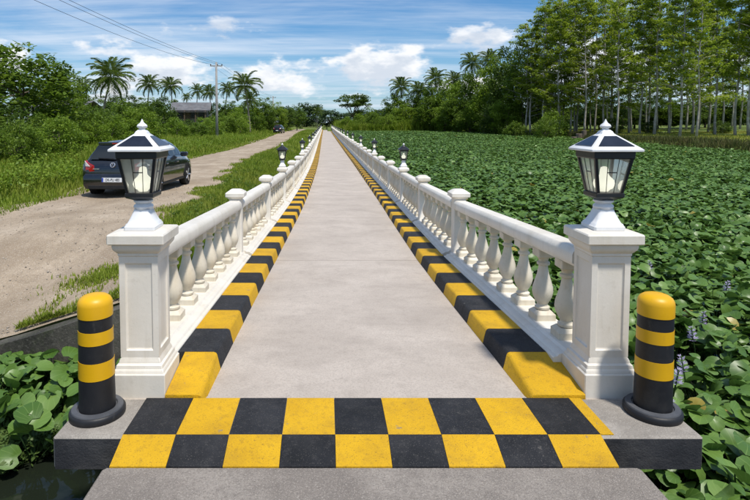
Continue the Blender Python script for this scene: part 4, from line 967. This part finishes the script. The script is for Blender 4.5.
# pebbles on the near road
ST_V = np.array([(1, 0, 0), (0, 1, 0), (-1, 0, 0), (0, -1, 0), (0, 0, .7), (0, 0, -.5)], float); ST_F = np.array([(0, 1, 4), (1, 2, 4), (2, 3, 4), (3, 0, 4), (1, 0, 5), (2, 1, 5), (3, 2, 5), (0, 3, 5)])
n = 5000; y = 5.65 + 11 * rng.random(n) ** 2.0; x = ROAD_R(y) + .2 - rng.random(n) ** 1.3 * 4.2; s_ = .005 + .017 * rng.random(n) ** 5
V, F, U = scatter(ST_V, ST_F, np.stack([x, y, terrain(x, y) + .050 + s_ * .25], -1), rotm(rng.random(n) * 6.28, rng.normal(0, .3, n)), np.stack([s_, s_ * (.6 + .4 * rng.random(n)), s_], -1), rng.random(n))
tag(link('pebbles', npmesh('pebbles', V, F, 'stone', U, smooth=False)), 'small pebbles strewn over the near dirt road', 'pebbles', None, 'stuff')

# ------------------------------------------------------------------ water hyacinth
def hy_leaf(k):
    if k == 2:
        o_ = [(0, -.72), (.48, -.98), (.92, -.62), (1.04, -.05), (.90, .48), (.52, .88), (0, 1.06)]
        ol = o_ + [(-x, y) for x, y in reversed(o_[1:-1])]; inn = [(x * .5, y * .5) for x, y in ol]
        P2 = [(0, 0)] + inn + ol; n = len(ol); F = [(0, 1 + i, 1 + (i + 1) % n) for i in range(n)]
        for i in range(n): j = (i + 1) % n; F += [(1 + i, 1 + n + i, 1 + n + j), (1 + i, 1 + n + j, 1 + j)]
    elif k == 1:
        P2 = [(0, 0), (0, -.8), (.75, -.75), (1.02, .05), (.58, .85), (0, 1.05), (-.58, .85), (-1.02, .05), (-.75, -.75)]; F = [(0, i, i % 8 + 1) for i in range(1, 9)]
    else:
        P2 = [(0, -.9), (.98, -.1), (0, 1.0), (-.98, -.1)]; F = [(0, 1, 2), (0, 2, 3)]
    V = np.array([(x, y, .24 * abs(x) ** 1.5 - .17 * y * y + .04 * math.sin(5 * x + 3 * y)) for x, y in P2]); return V, np.array(F)
HL = [hy_leaf(0), hy_leaf(1), hy_leaf(2)]
def hy_plants(px, py, nl, r):
    """leaf transforms for plants at px, py: position, rotation, size"""
    n = len(px); ang = (np.arange(nl) * 2.4)[None] + r.random(n)[:, None] * 6.283 + r.normal(0, .3, (n, nl)); q = r.random((n, nl))
    dist = .05 + .15 * q; hgt = .14 + .22 * (1 - q) + .09 * r.random((n, nl)) + (.10 * np.sin(px * .8 + 1) * np.sin(py * .6))[:, None]
    pos = np.stack([px[:, None] + dist * np.cos(ang), py[:, None] + dist * np.sin(ang), WATER + hgt], -1)
    yaw = ang - math.pi / 2 + r.normal(0, .35, (n, nl)); tilt = r.normal(.08, .48, (n, nl)) - .25 * q; roll = r.normal(0, .36, (n, nl))
    return pos, yaw, tilt, roll, .044 + .058 * r.random((n, nl))
def in_view(x, y, z, m=25):
    d = y * math.cos(R(PITCH)) - (z - CAM_H) * math.sin(R(PITCH)); u = 326 + 540 * x / d; v = 122 + 540 * math.tan(R(PITCH)) - 540 * (y * math.sin(R(PITCH)) + (z - CAM_H) * math.cos(R(PITCH))) / d
    return (d > .5) & (u > -m) & (u < 750 + m) & (v < 500 + m)
allV, allF, allU = [], [], []; off = 0
def push(v, f, u):
    global off
    allV.append(v); allF.append(f + off); allU.append(u); off += len(v)
stV, stF, stU = [], [], []; soff = 0
def field(px, py, nl, lod, size=1.0, stems=False):
    global soff
    pos, yaw, tilt, roll, sz = hy_plants(px, py, nl, rng); pos = pos.reshape(-1, 3); n = len(pos)
    if lod < 2: tilt = tilt * .6; roll = roll * .6
    rnd = np.clip(.34 + .20 * rng.normal(size=n) + np.repeat(rng.normal(0, .09, len(px)), nl), 0, .92); rnd[rng.random(n) < .004] = 1.0
    push(*scatter(HL[lod][0], HL[lod][1], pos, rotm(yaw.ravel(), tilt.ravel(), roll.ravel()), sz.ravel() * size, rnd))
    if stems:
        base = np.repeat(np.stack([px, py, np.full(len(px), WATER - .05)], -1), nl, 0); d = np.stack([-(pos - base)[:, 1], (pos - base)[:, 0], np.zeros(n)], -1); d /= (np.linalg.norm(d, axis=1)[:, None] + 1e-6); d *= .008
        V = np.stack([base - d, base + d, pos + d * .5, pos - d * .5], 1).reshape(-1, 3); V[2::4, 2] -= .012; V[3::4, 2] -= .012
        F = np.array([(0, 1, 2), (0, 2, 3)])[None] + (np.arange(n) * 4)[:, None, None]; stV.append(V); stF.append(F.reshape(-1, 3) + soff); U = np.zeros((n * 4, 3)); U[:, 2] = np.repeat(rng.random(n), 4); stU.append(U); soff += len(V)
def jitter(x0, x1, y0, y1, dens):
    n = int((x1 - x0) * (y1 - y0) * dens); return rng.uniform(x0, x1, n), rng.uniform(y0, y1, n)
def not_bridge(x, y):
    cx_ = np.interp(y, _ky, _kx); near = (y > SLY1 - .1) & (x > cx_ - 1.5) & (x < cx_ + 1.70); sl = (y <= SLY1) & (y > SLY0 - .15) & (x > SLX0 - .12) & (x < SLX1 + .12); ap = (y <= SLY0) & (x > -1.3) & (x < 1.78); return ~(near | sl | ap)
# near plants: both sides
nx_, ny_ = jitter(1.6, 14.5, .8, 13, 25); k = not_bridge(nx_, ny_) & in_view(nx_, ny_, np.full(len(nx_), WATER + .3), 70); nx_, ny_ = nx_[k], ny_[k]
lx_, ly_ = jitter(-5.2, -.9, 4.25, 5.33, 24); k = not_bridge(lx_, ly_); lx_, ly_ = lx_[k], ly_[k]
lx2, ly2 = jitter(-5.0, -1.3, 4.1, 4.3, 6); lx_, ly_ = np.concatenate([lx_, lx2]), np.concatenate([ly_, ly2])
def choose(x, y, n, m=-6):
    z = np.full(len(x), WATER + .3); ok = in_view(x, y, z, m); d = np.hypot(x, y) + np.where(ok, 0, 1e3); return np.argsort(d)[:n]
HYM = []
for q in range(5):
    tv, tf = HL[2]; U = np.stack([tv[:, 0], tv[:, 1], np.full(len(tv), .05 + .14 * q)], -1); HYM.append(npmesh('leaf', tv, tf, 'hyacinth', U))
STEM = MB(); STEM.tube([(0, 0, 0), (0, .5, .55), (0, 1, 1)], [.011, .012, .006], 5); STEM = STEM.mesh('leaf_stalk', 'hyastem', True)
def hy_things(px, py, sel, label, group):
    for i in sel:
        root = empty('water_hyacinth', (px[i], py[i], WATER), label=label, cat='water plant', group=group)
        pos, yaw, tilt, roll, sz = hy_plants(px[i:i + 1], py[i:i + 1], 8, rng)
        for k in range(8):
            M = Matrix(rotm(yaw[0, k:k + 1], tilt[0, k:k + 1], roll[0, k:k + 1])[0].tolist()); l = Vector(pos[0, k]) - root.location
            lf = link('leaf', HYM[rng.integers(0, 5)], root, l, M.to_euler(), (float(sz[0, k]),) * 3)
            hl = math.hypot(l.x, l.y)
            link('leaf_stalk', STEM, root, (0, 0, -.04), (0, 0, math.atan2(l.y, l.x) - math.pi / 2), (1, hl, l.z + .03))
    m_ = np.ones(len(px), bool); m_[sel] = False; return px[m_], py[m_]
nx_, ny_ = hy_things(nx_, ny_, choose(nx_, ny_, 24), 'glossy green water hyacinth rosette in the pond close to the right bollard', 'nearest hyacinths right of the bridge')
lx_, ly_ = hy_things(lx_, ly_, choose(lx_, ly_, 13), 'glossy green water hyacinth rosette in the ditch close to the left bollard', 'nearest hyacinths left of the bridge')
field(nx_, ny_, 8, 2, 1.0, True); field(lx_, ly_, 8, 2, 1.0, True)
mx_, my_ = jitter(1.6, 34, 13, 32, 18); k = not_bridge(mx_, my_) & in_view(mx_, my_, np.full(len(mx_), WATER + .3), 60); field(mx_[k], my_[k], 8, 1, 1.12)
fx_, fy_ = jitter(1.6, 38, 32, 70, 7); k = not_bridge(fx_, fy_) & (fx_ < BANK(fy_) - .6) & in_view(fx_, fy_, np.full(len(fx_), WATER + .3), 60); field(fx_[k], fy_[k], 7, 0, 1.45)
fx_, fy_ = jitter(1.6, 38, 70, 142, 3.2); k = not_bridge(fx_, fy_) & (fx_ < BANK(fy_) - .6); field(fx_[k], fy_[k], 6, 0, 2.2)
V, F, U = np.concatenate(allV), np.concatenate(allF), np.concatenate(allU)
hy = tag(link('hyacinth_field', npmesh('hyacinth_field', V, F, 'hyacinth', U)), 'dense green carpet of water hyacinth covering the pond', 'water plants', None, 'stuff')
tag(link('leaf_stalks', npmesh('leaf_stalks', np.concatenate(stV), np.concatenate(stF), 'hyastem', np.concatenate(stU)), hy), kind='stuff')
# lilac flower spikes
FP = MB()
for k in range(14):
    a_, z = k * 2.4, .14 + .011 * k; rr = .050 - .0018 * k; c_, s_ = math.cos(a_), math.sin(a_)
    for da in (-.55, 0, .55):
        b_ = a_ + da; FP.add([(0, 0, z), (math.cos(b_ - .22) * rr * .7, math.sin(b_ - .22) * rr * .7, z + .012), (math.cos(b_) * rr, math.sin(b_) * rr, z + .02), (math.cos(b_ + .22) * rr * .7, math.sin(b_ + .22) * rr * .7, z + .012)], [(0, 1, 2, 3)])
PET = FP.mesh('petals', 'petal', fix=False); ST2 = MB(); ST2.lathe([(.007, -.2), (.005, .29), (.001, .30)], 5); ST2 = ST2.mesh('flower_stalk', 'hyastem', True)
a = PET.attributes.new('leafuv', 'FLOAT_VECTOR', 'POINT'); a.data.foreach_set('vector', np.stack([np.zeros(len(PET.vertices)), np.zeros(len(PET.vertices)), rng.random(len(PET.vertices))], -1).astype(np.float32).ravel())
FL = [(2.62, 4.05), (3.05, 4.62), (3.30, 4.82), (3.88, 5.55), (4.35, 5.35), (4.25, 6.0), (3.55, 5.75), (5.4, 7.2), (5.0, 8.2)]
for k, (x, y) in enumerate(sorted(FL, key=lambda p: math.hypot(*p))):
    root = empty('hyacinth_flower', (x, y, WATER + .26), (R(8 * math.sin(k * 2)), R(8 * math.cos(k * 3)), k), (1.25, 1.25, .95), label='lilac hyacinth flower spike in the pond right of the bollard, %s nearest' % ordinal(k + 1) if k else 'lilac hyacinth flower spike nearest to the right end of the entrance slab', cat='flower', group='lilac hyacinth flowers')
    link('petals', PET, root); link('flower_stalk', ST2, root)
# floating weed at the near left corner
n = 1500; x = rng.uniform(-3.6, -1.0, n); y = 3.2 + 1.5 * rng.random(n); k = (patch(x * 1.6, y * 1.6) > -.5 + .9 * (y < 3.8)) & not_bridge(x, y); x, y = x[k], y[k]; n = len(x)
V, F, U = leaf_cloud(np.stack([x, y, WATER + .02 + .14 * rng.random(n) * smooth(3.2, 4.2, y)], -1), .05 + .08 * rng.random(n), 26, .05, .8, .3, 0, rng)
tag(link('floating_weed', npmesh('floating_weed', V, F, 'weed', U, smooth=False)), 'small-leaved pale green weed floating at the near left corner of the ditch', 'weeds', None, 'stuff')
